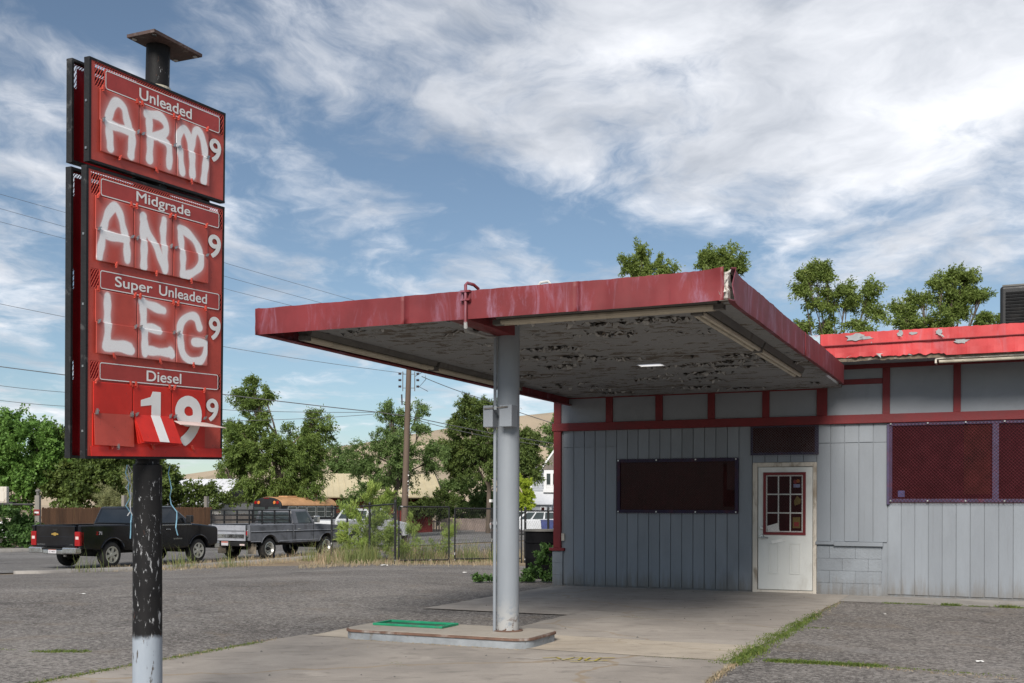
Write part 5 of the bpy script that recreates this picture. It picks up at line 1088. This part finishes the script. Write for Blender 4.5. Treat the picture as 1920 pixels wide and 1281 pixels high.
# tall grey house
M['hgrey'] = paint('grey_house_boards', (.42, .44, .47), .75, .06, .8, .05); M['hwhite'] = paint('white_house_trim', (.68, .68, .68), .6, .05, 1., .05); M['shingle'] = paint('brown_grey_shingles', (.18, .155, .135), .9, .25, 3., .4, 8.)
HXc, HYc = X_(1000, 88), 88.
HS = thing('grey_house', 'tall grey gabled house with white trim behind the fence', 'house', (HXc, HYc, gz(HXc, HYc)), rad(-4))
G().bx(-.25, 7.5, 0, 8, 0, 5.0).obj('wall', M['hgrey'], HS)
sdm = unit_box('clapboard'); sdm.materials.append(M['hgrey'])
for i in range(24): place('clapboard', sdm, None, HS, (1.6, -.012, .3 + i * .2), (3.7, .03, .012))
G().bx(-.30, -.10, -.05, .1, 0, 5.0).obj('corner_trim', M['hwhite'], HS)
G().add([(.55, -.35, 4.75), (6.0, -.35, 4.75), (3.2, -.35, 8.6), (.55, 8.3, 4.75), (6.0, 8.3, 4.75), (3.2, 8.3, 8.6)], [(0, 1, 2), (0, 2, 5, 3), (1, 4, 5, 2), (3, 5, 4)]).obj('roof', M['shingle'], HS)
G().slab([(.42, -.42, 4.62), (.42, -.30, 4.62), (3.2, -.30, 8.6), (3.2, -.42, 8.6)], .14).obj('barge_board', M['hwhite'], HS)
G().bx(.85, 1.9, -.30, .0, 3.2, 4.75).obj('bay', M['hwhite'], HS)
for x in (1.0, 1.5):
    f = G().bx(x, x + .42, -.33, -.30, 3.5, 4.5).obj('window', M['hwhite'], HS); G().bx(x + .06, x + .36, -.34, -.33, 3.56, 4.44).obj('pane', M['carglass2'], f)
G().bx(.8, 2.2, -.5, -.0, 2.95, 3.2).obj('bay_sill', M['hwhite'], HS)
for i in range(6): G().bx(1.0 + i * .15, 1.03 + i * .15, -.48, -.45, 3.2, 3.5).obj('baluster', M['hwhite'], HS)
G().slab([(-.4, -1.6, 1.95), (1.6, -1.6, 1.95), (1.6, .0, 2.95), (-.1, .0, 2.95)], .06).obj('porch_roof', M['whiteroof'], HS)
G().bx(-.2, 1.5, -1.4, -.01, 0, 1.95).obj('porch_wall', M['hgrey'], HS)
f = G().bx(.62, 1.02, -1.43, -1.40, 1.25, 1.85).obj('window', M['hwhite'], HS); G().bx(.70, .94, -1.44, -1.43, 1.33, 1.77).obj('pane', M['tan_print'], f)
M['bluebin'] = paint('blue_bin_plastic', (.045, .06, .17), .5, .2, 4., .05)
for k, (px, lab) in enumerate(((1026, 'blue wheeled bin against the white wagon'),)):
    Y = 66. if k == 0 else 67.; X = X_(px, Y); T = thing('wheeled_bin', lab, 'bin', (X, Y, gz(X, Y)))
    G().add([(-.3, -.33, .08), (.3, -.33, .08), (.3, .3, .08), (-.3, .3, .08), (-.38, -.42, 1.0), (.38, -.42, 1.0), (.38, .4, 1.0), (-.38, .4, 1.0)], [(3, 2, 1, 0), (4, 5, 6, 7), (0, 1, 5, 4), (1, 2, 6, 5), (2, 3, 7, 6), (3, 0, 4, 7)]).obj('bin_body', M['bluebin'], T, bevel=.03)
    G().bx(-.40, .40, -.45, .43, 1.0, 1.06).obj('lid', M['bluebin'], T, bevel=.02); G().tube([(-.3, .3, .11), (.3, .3, .11)], .11, 10).obj('wheel', M['rubber'], T)
# ---------------------------------------------------------------- utility pole and wires
PY = 52.; PX = X_(757, PY); PT = Vector((X_(766, PY), PY, Z_(690, PY)))
UP = thing('utility_pole', 'leaning brown wooden utility pole behind the fence', 'utility pole', (PX, PY, gz(PX, PY)))
q = PT - Vector(UP.location); G().tube([(0, 0, -.2), q * .5, q], [.165, .145, .12], 14).obj('pole', M['wood_pole'], UP, smooth=True)
M['insul'] = paint('dark_insulator', (.05, .04, .045), .3, .2, 9., 0.)
ins = G().lathe([(0, -.07), (.05, -.06), (.06, -.02), (.04, 0), (.06, .03), (.045, .07), (0, .075)], 10).mesh('insulator'); ins.materials.append(M['insul'])
for sx in (-1, 1):
    G().tube([q + Vector((sx * .28, -.05, -.18)), q + Vector((sx * .28, -.05, -1.1))], .022, 6).tube([q + Vector((0, -.05, -.3)), q + Vector((sx * .28, -.05, -.3))], .016, 6).tube([q + Vector((0, -.05, -.95)), q + Vector((sx * .28, -.05, -.95))], .016, 6).obj('bracket', M['fixture'], UP)
    for dz in (-.28, -.58, -.88): place('insulator', ins, None, UP, q + Vector((sx * .42, -.06, dz)), None, (0, rad(90), 0))
G().tube([q + Vector((-.33, -.05, -1.25)), q + Vector((-.31, -.05, -1.75))], [.035, .03], 8).obj('fuse_cutout', M['insul'], UP)
G().tube([q + Vector((.3, -.05, -.4)), q + Vector((.75, -.1, -.15)), q + Vector((.8, -.1, -.55)), q + Vector((.5, -.1, -.9)), q + Vector((.9, 0, -1.1))], .014, 6).obj('jumper_wire', M['insul'], UP)
g = G(); r_ = random.Random(3)
for k in range(26): 
    c = Vector((.20 + r_.uniform(-.03, .09), -.14, 2.3 + k * .045)); s = r_.uniform(.03, .07); g.add([c + Vector((r_.uniform(-s, s), r_.uniform(-.03, .03), r_.uniform(-s, s))) for _ in range(3)], [(0, 1, 2)])
stuff(g.obj('torn_notice', M['paper'], UP))
M['wirem'] = paint('weathered_wire', (.09, .09, .095), .6, .2, 1., 0.)
def wire(label, pts, r=.016, sag=.0):
    P_ = [Vector((X_(a, Y), Y, Z_(b, Y))) for a, b, Y in pts]; out = []
    for p, q_ in zip(P_[:-1], P_[1:]):
        for k in range(12): t = k / 12; out.append(p.lerp(q_, t) + Vector((0, 0, -sag * 4 * t * (1 - t))))
    out.append(P_[-1]); c = out[0]; o = G().tube([v - c for v in out], r, 5).obj('power_line', M['wirem']); o.location = c
    return tag(o, label, 'wire', 'overhead wires')
wire('heavy cable from the left edge passing the utility pole at mid height', [(-60, 682, 50), (430, 742, 51), (715, 774, 52), (764, 780, 52)], .021, .02)
wire('heavy cable running right from the utility pole under the canopy edge', [(764, 780, 52), (1000, 825, 55), (1300, 868, 60)], .02, .05)
wire('thin cable running right, just below the heavy one', [(764, 783, 52), (1000, 832, 55), (1300, 880, 60)], .016, .12)
wire('wire rising to the utility pole top beside the price sign', [(-60, 560, 51), (430, 653, 52), (757, 700, 52)], .011, .05)
wire('wire leaving the utility pole top toward the canopy column', [(790, 706, 52), (905, 748, 53), (1060, 800, 55), (1300, 870, 60)], .018, .05)
wire('low wire at the left below the heavy cable, left of the sign', [(-60, 717, 50), (130, 738, 51), (430, 770, 52), (715, 773, 52)], .012, .05)
wire('lowest wire at the left, under two others', [(-60, 745, 50), (130, 764, 51), (430, 790, 52), (700, 777, 52)], .012, .06)
wire('topmost high wire crossing the sky from the left edge', [(-60, 350, 48), (130, 403, 50), (430, 497, 53), (650, 560, 56), (900, 628, 60)], .009)
wire('second high wire crossing the sky from the left edge', [(-60, 377, 48), (130, 430, 50), (430, 522, 53), (610, 571, 56), (900, 640, 60)], .009)
wire('third high wire crossing the sky from the left edge', [(-60, 403, 48), (130, 452, 50), (430, 545, 53), (590, 585, 56), (900, 655, 60)], .009)
# ---------------------------------------------------------------- barrel beside the corner
BRX, BRY = X_(1019, 22.6), 22.6
BR = thing('barrel', 'black plastic barrel with grey rim behind the building corner', 'barrel', (BRX, BRY, gz(BRX, BRY)))
M['barrelp'] = paint('black_barrel_plastic', (.007, .007, .008), .75, .3, 5., .05, spec=.05)
G().lathe([(0, .01), (.34, .01), (.36, .05), (.37, .40), (.375, .41), (.375, .44), (.37, .45), (.37, .72), (.385, .73), (.385, .76), (.37, .77), (.37, .98)], 40).obj('barrel_body', M['barrelp'], BR, smooth=True)
G().lathe([(0, .95), (.35, .95), (.35, 1.0), (.405, 1.0), (.405, .965), (.37, .965)], 40).obj('rim', M['fixture'], BR, smooth=True)
# ================================================================== trees and bushes
def leaves(rg, centers, csize, per, llen, lwid, droop, flat=0., tone=None):
    n = len(centers); C_ = np.repeat(centers, per, 0); S_ = np.repeat(csize, per); m = n * per
    cen = centers.mean(0); dd = centers - cen; dd /= np.linalg.norm(dd, axis=1)[:, None] + 1e-6; dd = dd * .8 + rg.normal(0, .6, (n, 3)); dd[:, 2] += .1; dd /= np.linalg.norm(dd, axis=1)[:, None]
    D_ = np.repeat(dd, per, 0); t = rg.uniform(-.35, 1., m)[:, None]; L_ = (S_ * 1.35)[:, None]
    off = D_ * t * L_ + rg.normal(0, 1, (m, 3)) * (S_ * .20)[:, None]; off[:, 2] -= (np.clip(t, 0, 1) ** 2 * L_ * .35 * max(droop, 0))[:, 0]
    p = C_ + off; ax = rg.normal(0, .75, (m, 3)) + D_ * .9; ax[:, 2] -= droop; ax /= np.linalg.norm(ax, axis=1)[:, None]
    rv = rg.normal(0, 1, (m, 3)); rv[:, 2] += flat; sd = np.cross(ax, rv); sd /= np.linalg.norm(sd, axis=1)[:, None] + 1e-9
    l = llen * rg.uniform(.6, 1.3, m)[:, None]; w_ = lwid * rg.uniform(.6, 1.3, m)[:, None]; nrm = np.cross(ax, sd) * l * .12
    V = np.stack([p, p + ax * l * .45 + sd * w_ * .5 + nrm, p + ax * l, p + ax * l * .45 - sd * w_ * .5 + nrm], 1).reshape(-1, 3)
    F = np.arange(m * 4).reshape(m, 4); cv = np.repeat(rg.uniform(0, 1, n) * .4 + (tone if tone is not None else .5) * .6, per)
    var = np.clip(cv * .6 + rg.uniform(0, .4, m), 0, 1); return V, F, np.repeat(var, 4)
def tree(name, label, px, Y, blobs, mat, seed, leaf=(.26, .11), per=34, dens=1., droop=.5, trunk=.16, csz=.42, cat='tree', group=None, limbs=True, base=None, lmul=2.0):
    rg = np.random.default_rng(seed); X = X_(px, Y); z0 = gz(X, Y) if base is None else base
    T = thing(name, label, cat, (X, Y, z0), 0., group); cs = []; sizes = []; tg_ = G(); s_ = Y / 2078; tones = []
    tips = []
    for bi, (bx, by, rx, ry) in enumerate(blobs):
        c = np.array([X_(bx, Y) - X, rg.normal(0, .25) * rx * s_, Z_(by, Y) - z0]); r3 = np.array([rx * s_, (rx + ry) * .45 * s_, ry * s_])
        vol = r3[0] * r3[1] * r3[2]; n = max(14, int(dens * 26 * vol ** .72)); nsub = int(np.clip(5 + n / 9, 6, 26))
        u = rg.normal(0, 1, (nsub, 3)); u /= np.linalg.norm(u, axis=1)[:, None]; sc_ = c + u * rg.uniform(.35, .92, nsub)[:, None] * r3; sr = rg.uniform(.22, .46, nsub)
        k = rg.integers(0, nsub, n); v = rg.normal(0, 1, (n, 3)); v /= np.linalg.norm(v, axis=1)[:, None]
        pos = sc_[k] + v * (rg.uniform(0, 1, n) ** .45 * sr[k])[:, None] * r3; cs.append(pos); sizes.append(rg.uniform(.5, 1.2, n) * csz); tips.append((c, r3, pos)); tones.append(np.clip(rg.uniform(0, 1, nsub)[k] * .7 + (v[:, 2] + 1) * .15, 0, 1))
    if limbs:
        top = max(t[0][2] for t in tips); main = [Vector((0, 0, -.2)), Vector((rg.normal(0, .1), rg.normal(0, .1), top * .3)), Vector((rg.normal(0, .25), rg.normal(0, .2), top * .62)), Vector((*(tips[0][0][:2] * .9), top * .9))]
        tg_.tube(main, [trunk, trunk * .85, trunk * .55, trunk * .2], 9)
        for c, r3, pos in tips:
            st_ = main[1].lerp(main[2], rg.uniform(0, 1)); e = Vector(c); mid = st_.lerp(e, .5) + Vector((0, 0, .2)); tg_.tube([st_, mid, e], [trunk * .45, trunk * .32, trunk * .14], 6)
            for k in rg.choice(len(pos), min(9, len(pos)), replace=False):
                t = Vector(pos[k]); tg_.tube([mid.lerp(e, rg.uniform(.3, 1)), e.lerp(t, .5) + Vector((0, 0, .1)), t], [trunk * .15, trunk * .1, .008], 4)
        tg_.obj('trunk', M['bark'], T, smooth=True)
    V, F, var = leaves(rg, np.concatenate(cs), np.concatenate(sizes), int(per * lmul), leaf[0] * .66, leaf[1] * .72, droop, tone=np.concatenate(tones))
    z_ok = V[:, 2]; V[:, 2] = np.maximum(V[:, 2], .02)
    place('crown', npmesh('crown', V, F, {'var': var}), mat, T); return T
LM = {'locust': leafmat('locust_leaf', (0.068, 0.126, 0.026), (0.246, 0.322, 0.081), .38), 'maple': leafmat('maple_leaf', (0.080, 0.179, 0.032), (0.221, 0.371, 0.087), .38), 'dark': leafmat('dark_leaf', (0.046, 0.086, 0.021), (0.177, 0.230, 0.058), .3),
      'olive': leafmat('olive_leaf', (0.079, 0.149, 0.038), (0.222, 0.305, 0.102), .35), 'lime': leafmat('lime_leaf', (0.230, 0.353, 0.022), (0.522, 0.590, 0.077), .35), 'grey': leafmat('grey_green_leaf', (0.153, 0.184, 0.077), (0.384, 0.384, 0.184), .3), 'shrub': leafmat('willow_leaf', (0.153, 0.245, 0.046), (0.430, 0.522, 0.138), .38),
      'ivy': leafmat('ivy_leaf', (0.031, 0.080, 0.021), (0.131, 0.230, 0.061), .25), 'pale_locust': leafmat('thin_locust_leaf', (0.085, 0.137, 0.025), (0.302, 0.373, 0.101), .42)}  # last entry: brighter yellow-green locust leaf for the trees behind the station
tree('maple_tree', 'light green broadleaf tree at the left edge above the hedge', 40, 60, [(30, 850, 62, 75), (78, 830, 42, 50), (-5, 890, 60, 55), (80, 885, 42, 60), (20, 795, 35, 22), (30, 925, 60, 35)], LM['maple'], 1, (.24, .17), 30, 2.1, .4)
tree('maple_tree', 'dark broadleaf tree below the price sign behind the fence', 190, 61, [(150, 835, 62, 60), (185, 890, 90, 65), (250, 895, 75, 60), (120, 905, 45, 50), (235, 840, 70, 55), (300, 900, 45, 45)], LM['dark'], 2, (.25, .19), 30, 2.1, .4, .2)
tree('locust_tree', 'tall drooping locust tree right of the price sign', 520, 64, [(470, 728, 20, 20), (495, 742, 20, 18), (452, 748, 16, 16), (478, 772, 36, 30), (468, 815, 44, 38), (515, 850, 75, 52), (590, 800, 26, 34), (575, 845, 36, 42), (470, 875, 46, 46), (555, 900, 55, 36), (500, 915, 62, 26), (440, 850, 20, 34)], LM['locust'], 3, (.30, .085), 38, 2.3, .9, .17)
tree('locust_tree', 'airy locust tree standing right behind the utility pole', 745, 69, [(728, 770, 20, 18), (780, 772, 18, 20), (740, 805, 40, 30), (790, 805, 18, 22), (745, 850, 72, 42), (690, 870, 34, 34), (805, 865, 32, 32), (730, 890, 60, 24), (665, 850, 14, 16), (815, 840, 18, 22)], LM['olive'], 4, (.28, .08), 34, 1.8, .6, .15)
tree('locust_tree', 'dense dark green tree behind the canopy column', 915, 77, [(885, 765, 38, 22), (930, 770, 40, 28), (865, 800, 34, 28), (915, 820, 60, 48), (985, 815, 22, 30), (985, 850, 28, 46), (880, 860, 52, 40), (950, 870, 55, 42), (850, 835, 20, 30), (995, 885, 18, 20)], LM['dark'], 5, (.30, .10), 36, 2.4, .8, .18)
tree('locust_tree', 'small hazy tree in the gap left of the utility pole', 632, 92, [(625, 865, 32, 26), (660, 880, 30, 24), (610, 890, 24, 24), (640, 900, 36, 22)], LM['olive'], 6, (.34, .12), 26, 2.2, .6)
tree('arborvitae', 'bright lime conifer just right of the canopy column', 985, 75, [(984, 905, 14, 18), (987, 928, 18, 24), (984, 950, 17, 20)], LM['lime'], 7, (.15, .07), 40, 14., -.6, .1, .14)
tree('shrub', 'brownish green shrub mass behind the picket fence', 850, 84, [(850, 925, 42, 34), (905, 930, 45, 36), (805, 930, 26, 26), (875, 905, 34, 24), (870, 955, 70, 20), (930, 945, 30, 26)], LM['olive'], 8, (.26, .15), 28, 1.7, .3, .1, cat='shrub', limbs=False)
tree('shrub', 'dark round bush before the white-roofed shed', 370, 63, [(365, 925, 48, 32), (410, 938, 34, 22), (328, 915, 30, 30), (350, 945, 55, 18)], LM['dark'], 9, (.22, .14), 28, 1.7, .3, .1, cat='shrub', limbs=False)
tree('shrub', 'soft grey-green bush just over the brown fence', 222, 56.5, [(222, 935, 36, 20), (200, 940, 22, 16), (245, 925, 24, 26)], LM['grey'], 10, (.25, .03), 60, 2.2, -.5, .1, cat='shrub', limbs=False)
tree('locust_tree', 'distant tree beside the grey house gable', 1030, 110, [(1030, 815, 20, 22), (1045, 800, 18, 24), (1050, 840, 24, 26)], LM['olive'], 11, (.4, .14), 26, 1.4, .5)
tree('locust_tree', 'thin distant tree filling the gap left of the tall locust', 430, 80, [(428, 830, 14, 30), (425, 880, 18, 35), (432, 800, 10, 18)], LM['locust'], 21, (.3, .09), 26, .9, .6)
tree('shrub', 'low dark shrub against the red shed wall', 800, 77.5, [(800, 948, 36, 22), (830, 940, 26, 26), (775, 955, 20, 16)], LM['dark'], 24, (.24, .14), 24, 2., .3, .1, cat='shrub', limbs=False)
tree('shrub', 'olive bush before the tan roof, left of the utility pole', 700, 74, [(690, 925, 40, 20), (735, 935, 34, 22), (655, 935, 28, 16)], LM['olive'], 25, (.24, .12), 24, 1.6, .3, .1, cat='shrub', limbs=False)
# behind the station
tree('locust_tree', 'tree top showing above the canopy, left one of two', 1205, 36, [(1200, 488, 14, 16), (1182, 505, 22, 14), (1235, 505, 26, 12), (1215, 520, 34, 18), (1205, 555, 60, 34), (1210, 620, 70, 45)], LM['pale_locust'], 12, (.15, .058), 72, 4.2, .35, .10, .30)
tree('locust_tree', 'tree top showing above the canopy corner, right one of two', 1345, 36, [(1358, 482, 20, 14), (1322, 488, 20, 16), (1380, 498, 16, 20), (1345, 512, 46, 20), (1345, 560, 62, 36), (1345, 620, 70, 45)], LM['pale_locust'], 13, (.15, .058), 72, 4.2, .35, .10, .30)
tree('locust_tree', 'thin airy tree above the roof beside the canopy end', 1560, 34, [(1530, 502, 16, 9), (1512, 522, 20, 9), (1548, 522, 16, 10), (1505, 545, 14, 8), (1560, 545, 22, 11), (1592, 548, 18, 12), (1628, 545, 14, 13), (1540, 570, 24, 12), (1580, 575, 24, 14), (1632, 575, 24, 16), (1510, 608, 22, 10), (1555, 605, 30, 16), (1610, 605, 40, 20), (1575, 650, 70, 34)], LM['pale_locust'], 14, (.15, .058), 60, 3.4, .6, .05, .30)
tree('locust_tree', 'fuller tree above the roof beside the black cooler', 1765, 35, [(1785, 520, 14, 8), (1810, 520, 20, 10), (1762, 535, 18, 14), (1790, 545, 36, 18), (1842, 555, 26, 18), (1730, 562, 28, 16), (1695, 580, 30, 14), (1785, 575, 58, 26), (1850, 590, 36, 26), (1710, 605, 46, 18), (1770, 610, 80, 26), (1765, 660, 110, 40)], LM['pale_locust'], 15, (.15, .058), 72, 4.2, .5, .10, .30)
# shrubs and vines near by
tree('willow_shrub', 'tall bright green weedy shrub growing at the fence', 690, 36.3, [(690, 925, 24, 18), (722, 942, 18, 26), (660, 955, 20, 22), (650, 990, 14, 26), (700, 975, 32, 30), (725, 1000, 18, 36), (675, 1005, 22, 34), (700, 1025, 34, 22)], LM['shrub'], 16, (.20, .03), 44, 5.0, -.9, .03, .22, cat='shrub')
tree('ivy_hedge', 'dark ivy hedge at the left edge of the street', 10, 47.2, [(0, 985, 42, 30), (35, 1000, 26, 24), (20, 1010, 40, 26), (-20, 1000, 40, 36), (52, 1015, 12, 18)], LM['ivy'], 17, (.18, .14), 40, 3.6, .2, .05, .28, cat='hedge', limbs=False)
tree('vine', 'leafy green vine tangled in front of the black barrel', 1008, 20.9, [(1008, 1080, 26, 20), (1030, 1065, 14, 24), (988, 1088, 14, 12), (1015, 1045, 12, 16), (1026, 1028, 9, 12)], LM['ivy'], 18, (.085, .06), 20, 38., .1, .01, .09, cat='vine', limbs=False)
tree('vine', 'small patch of vine leaves left of the column foot', 915, 20.8, [(915, 1086, 18, 8), (900, 1084, 8, 6)], LM['ivy'], 19, (.08, .055), 16, 45., .1, .01, .08, cat='vine', limbs=False)
tree('weed_bush', 'feathery green weed against the gate, nearest the shrub', 768, 33.9, [(768, 1010, 24, 30), (775, 985, 16, 22), (760, 1030, 22, 18)], LM['shrub'], 22, (.13, .02), 40, 3., -.8, .02, .22, cat='weed')
tree('weed_bush', 'feathery green weed behind the middle of the gate', 828, 34.8, [(828, 1015, 24, 26), (822, 1035, 28, 14), (840, 1000, 14, 14)], LM['shrub'], 23, (.13, .02), 40, 2.6, -.8, .02, .22, cat='weed')
# ================================================================== grass, weeds, litter
def blades(name, label, pts, hgt, wid, mat, seed, per=1, spread=.0, lean=.35, cat='grass'):
    rg = np.random.default_rng(seed); P_ = np.repeat(np.array(pts, float), per, 0); m = len(P_); P_[:, :2] += rg.normal(0, 1, (m, 2)) * spread
    z = np.array([zf(np.float64(a), np.float64(b)) for a, b in P_[:, :2]]) ; h = hgt * rg.uniform(.35, 1.2, m) * P_[:, 2]
    a = rg.uniform(0, 6.28, m); dx = np.stack([np.cos(a), np.sin(a), np.zeros(m)], 1); ln = rg.normal(0, lean, (m, 2)) * h[:, None]
    b0 = np.stack([P_[:, 0], P_[:, 1], z], 1); mid = b0 + np.concatenate([ln * .35, (h * .6)[:, None]], 1); tip = b0 + np.concatenate([ln, (h * (1 - .25 * rg.uniform(0, 1, m)))[:, None]], 1)
    w_ = (wid * rg.uniform(.6, 1.3, m))[:, None] * .5
    V = np.stack([b0 - dx * w_, b0 + dx * w_, mid + dx * w_ * .8, mid - dx * w_ * .8, tip], 1).reshape(-1, 3); i = np.arange(m)[:, None] * 5
    q = np.concatenate([i + np.array([0, 1, 2, 3]), i + np.array([3, 2, 4, 4])], 0)
    Fq = i + np.array([[0, 1, 2, 3]]); me = bpy.data.meshes.new(name); Ft = i + np.array([[3, 2, 4]])
    me.from_pydata(V.tolist(), [], Fq.tolist() + Ft.tolist()); at = me.attributes.new('var', 'FLOAT', 'POINT'); at.data.foreach_set('value', np.repeat(rg.uniform(0, 1, m), 5).astype(np.float32)); me.update()
    return tag(place(name, me, mat), label, cat, kind='stuff')
def abp(rg, a0, a1, b0, b1, n, s=1., sa=0., sb=0.):
    out = []
    for _ in range(n): 
        t = rg.uniform(); a = a0 + (a1 - a0) * t + rg.normal(0, sa); b = b0 + (b1 - b0) * t + rg.normal(0, sb); v = ab(a, b); out.append((v.x, v.y, s * rg.uniform(.6, 1.2)))
    return out
rg = np.random.default_rng(31); pts = []
for t0 in np.linspace(0, 1, 26):
    b = -8.35 + t0 * 5.2; k = int(180 * (1.1 - t0 * .9) * (.35 + rg.uniform())); pts += abp(rg, -2.31, -2.31, b - .12, b + .12, k, .8 + .4 * rg.uniform(), .045 + .03 * (1 - t0), .05)
pts += abp(rg, -2.3, -2.3, -3.0, -1.4, 60, .6, .03, .1) + abp(rg, -3.0, -2.45, -8.32, -8.30, 260, .5, .1, .03)
pts += abp(rg, -2.0, -1.05, -8.06, -8.0, 1500, .8, .05, .035) + abp(rg, -1.05, -.1, -8.0, -8.1, 120, .45, .1, .03)
pts += abp(rg, -7.09, -7.09, -9.0, -11.9, 1500, .7, .035, .05) + abp(rg, -8.6, -8.2, -10.45, -10.25, 300, .6, .06, .04) + abp(rg, -9.6, -9.0, -10.6, -10.5, 80, .4, .08, .04)
for a_ in (-1.55, -1.2, -.75, -.4, .0, .2): pts += abp(rg, a_ - .12, a_ + .12, -1.2, -1.2, 200, 1.3 if a_ in (-.75, .0) else .5, .03, .03)
pts += abp(rg, -4.45, -4.2, -4.85, -4.8, 90, .45, .06, .02) + abp(rg, -2.2, -1.9, -5.1, -5.0, 60, .4, .05, .03)
pts += abp(rg, -5.1, -4.9, -9.7, -9.9, 100, .4, .04, .05)
blades('grass', 'short green grass growing along the pavement joints', pts, .036, .0075, M['grass'], 1, 2, .014, .9)
pts = abp(rg, -2.26, -2.22, -8.45, -9.6, 420, .6, .02, .04) + abp(rg, -7.1, -7.05, -8.6, -12, 300, .6, .05, .05) + abp(rg, -6.5, -4.4, -8.40, -8.41, 500, .45, .05, .012) + abp(rg, -2.3, -2.3, -1.3, -4, 200, .5, .05, .1) + abp(rg, -1.6, .2, -8.05, -8.3, 150, .4, .2, .03) + abp(rg, -5.6, -6.6, -8.45, -9.9, 160, .35, .03, .02)
blades('dry_grass', 'flattened straw-coloured grass along pavement cracks', pts, .05, .006, M['dry'], 2, 2, .01, .9)
pts = []
CL = [(rg.uniform(0, 1), rg.uniform(.3, 1)) for _ in range(40)]
for _ in range(2400):
    t, cw_ = CL[rg.integers(40)]; t = min(1, max(0, t + rg.normal(0, .015))); X, Y = st(-24.2 + rg.normal(0, .45) if rg.uniform() < .55 else -25.6 + rg.normal(0, .2), 23 + 16 * t ** .8); pts.append((X, Y, (.25 + .6 * t * rg.uniform(.5, 1.2)) * cw_))
CL = [(rg.uniform(600, 1040), rg.uniform(33.9, 39), rg.uniform(.35, 1.1)) for _ in range(85)]
for _ in range(3200):
    px, Y, cw_ = CL[rg.integers(85)]; px += rg.normal(0, 9); Y += rg.normal(0, .25); X = X_(px, Y); pts.append((X, Y, rg.uniform(.4, 1.15) * cw_))
for _ in range(900):
    px = rg.uniform(560, 970); Y = 32.6 + rg.normal(0, .8); pts.append((X_(px, Y), Y, rg.uniform(.1, .35)))
blades('dry_grass', 'tall dry straw-coloured grass along fence and kerb', pts, .62, .012, M['dry'], 3, 2, .06, .3)
pts = [(X_(px, Y) + rg.normal(0, .2), Y + rg.normal(0, .25), rg.uniform(.5, 1.2)) for px, Y, k in ((590, 38.2, 60), (640, 35.5, 90), (665, 34.5, 110), (690, 34.3, 110), (755, 33.6, 70), (800, 34, 70), (880, 35, 80), (935, 34.2, 120), (150, 31, 14), (175, 31.2, 14), (350, 34.6, 30), (330, 34, 20), (430, 35.2, 30)) for _ in range(k)]
blades('weeds', 'loose green weeds standing among the dry grass', pts, .75, .014, M['weed'], 4, 2, .1, .25, 'weeds')
M['dirtpatch'] = M['dirt']
lit = [(720, 1062, 'crumpled white paper on the lot before the fence', .11), (625, 1057, 'white cup lying near the kerb end', .06), (795, 1030, None, 0), (1050, 1071, None, 0), (1838, 1240, 'small white scrap on the asphalt at the right', .035), (1660, 1150, 'tiny white pebble-sized scrap near the siding', .02), (155, 1117, 'flat white scrap on the lot left of the pole', .05), (872, 1074, 'bleached bag scrap in front of the gate', .05)]
def groundhit(px, py):
    Y = 6.
    while Y < 120:
        X = X_(px, Y)
        if Z_(py, Y) <= gz(X, Y): return X, Y
        Y += .05
for i, (px, py, lab, s) in enumerate(lit):
    if not lab: continue
    X, Y = groundhit(px, py); r_ = random.Random(i); g = G(); n = 5
    vs_ = [Vector(((u - 2) * s * .5 + r_.uniform(-.3, .3) * s * .4, (v - 2) * s * .3, r_.uniform(.0, .35) * s)) for u in range(n) for v in range(n)]
    g.add(vs_, [(u * n + v, (u + 1) * n + v, (u + 1) * n + v + 1, u * n + v + 1) for u in range(n - 1) for v in range(n - 1)])
    o = g.obj('litter', M['paper']); o.location = (X, Y, gz(X, Y) + .006); tag(o, lab, 'litter', 'litter on the lot')
rp_ = np.random.default_rng(77); g = G()
for k in range(170):
    a = rp_.uniform(-7, 1.2); b = rp_.uniform(-11.5, -.4); v = ab(a, b, .012); s = rp_.uniform(.004, .016)
    pr = [Vector((math.cos(t + k) * s * rp_.uniform(.6, 1.1), math.sin(t + k) * s * rp_.uniform(.6, 1.1), 0)) + v for t in (0, 1.3, 2.5, 3.8, 5.1)]
    g.add(pr + [v + Vector((0, 0, s * .8))], [(i, (i + 1) % 5, 5) for i in range(5)])
tag(g.obj('gravel', M['fixture']), 'loose dark grit and crumbs scattered over the paving', 'gravel', kind='stuff')
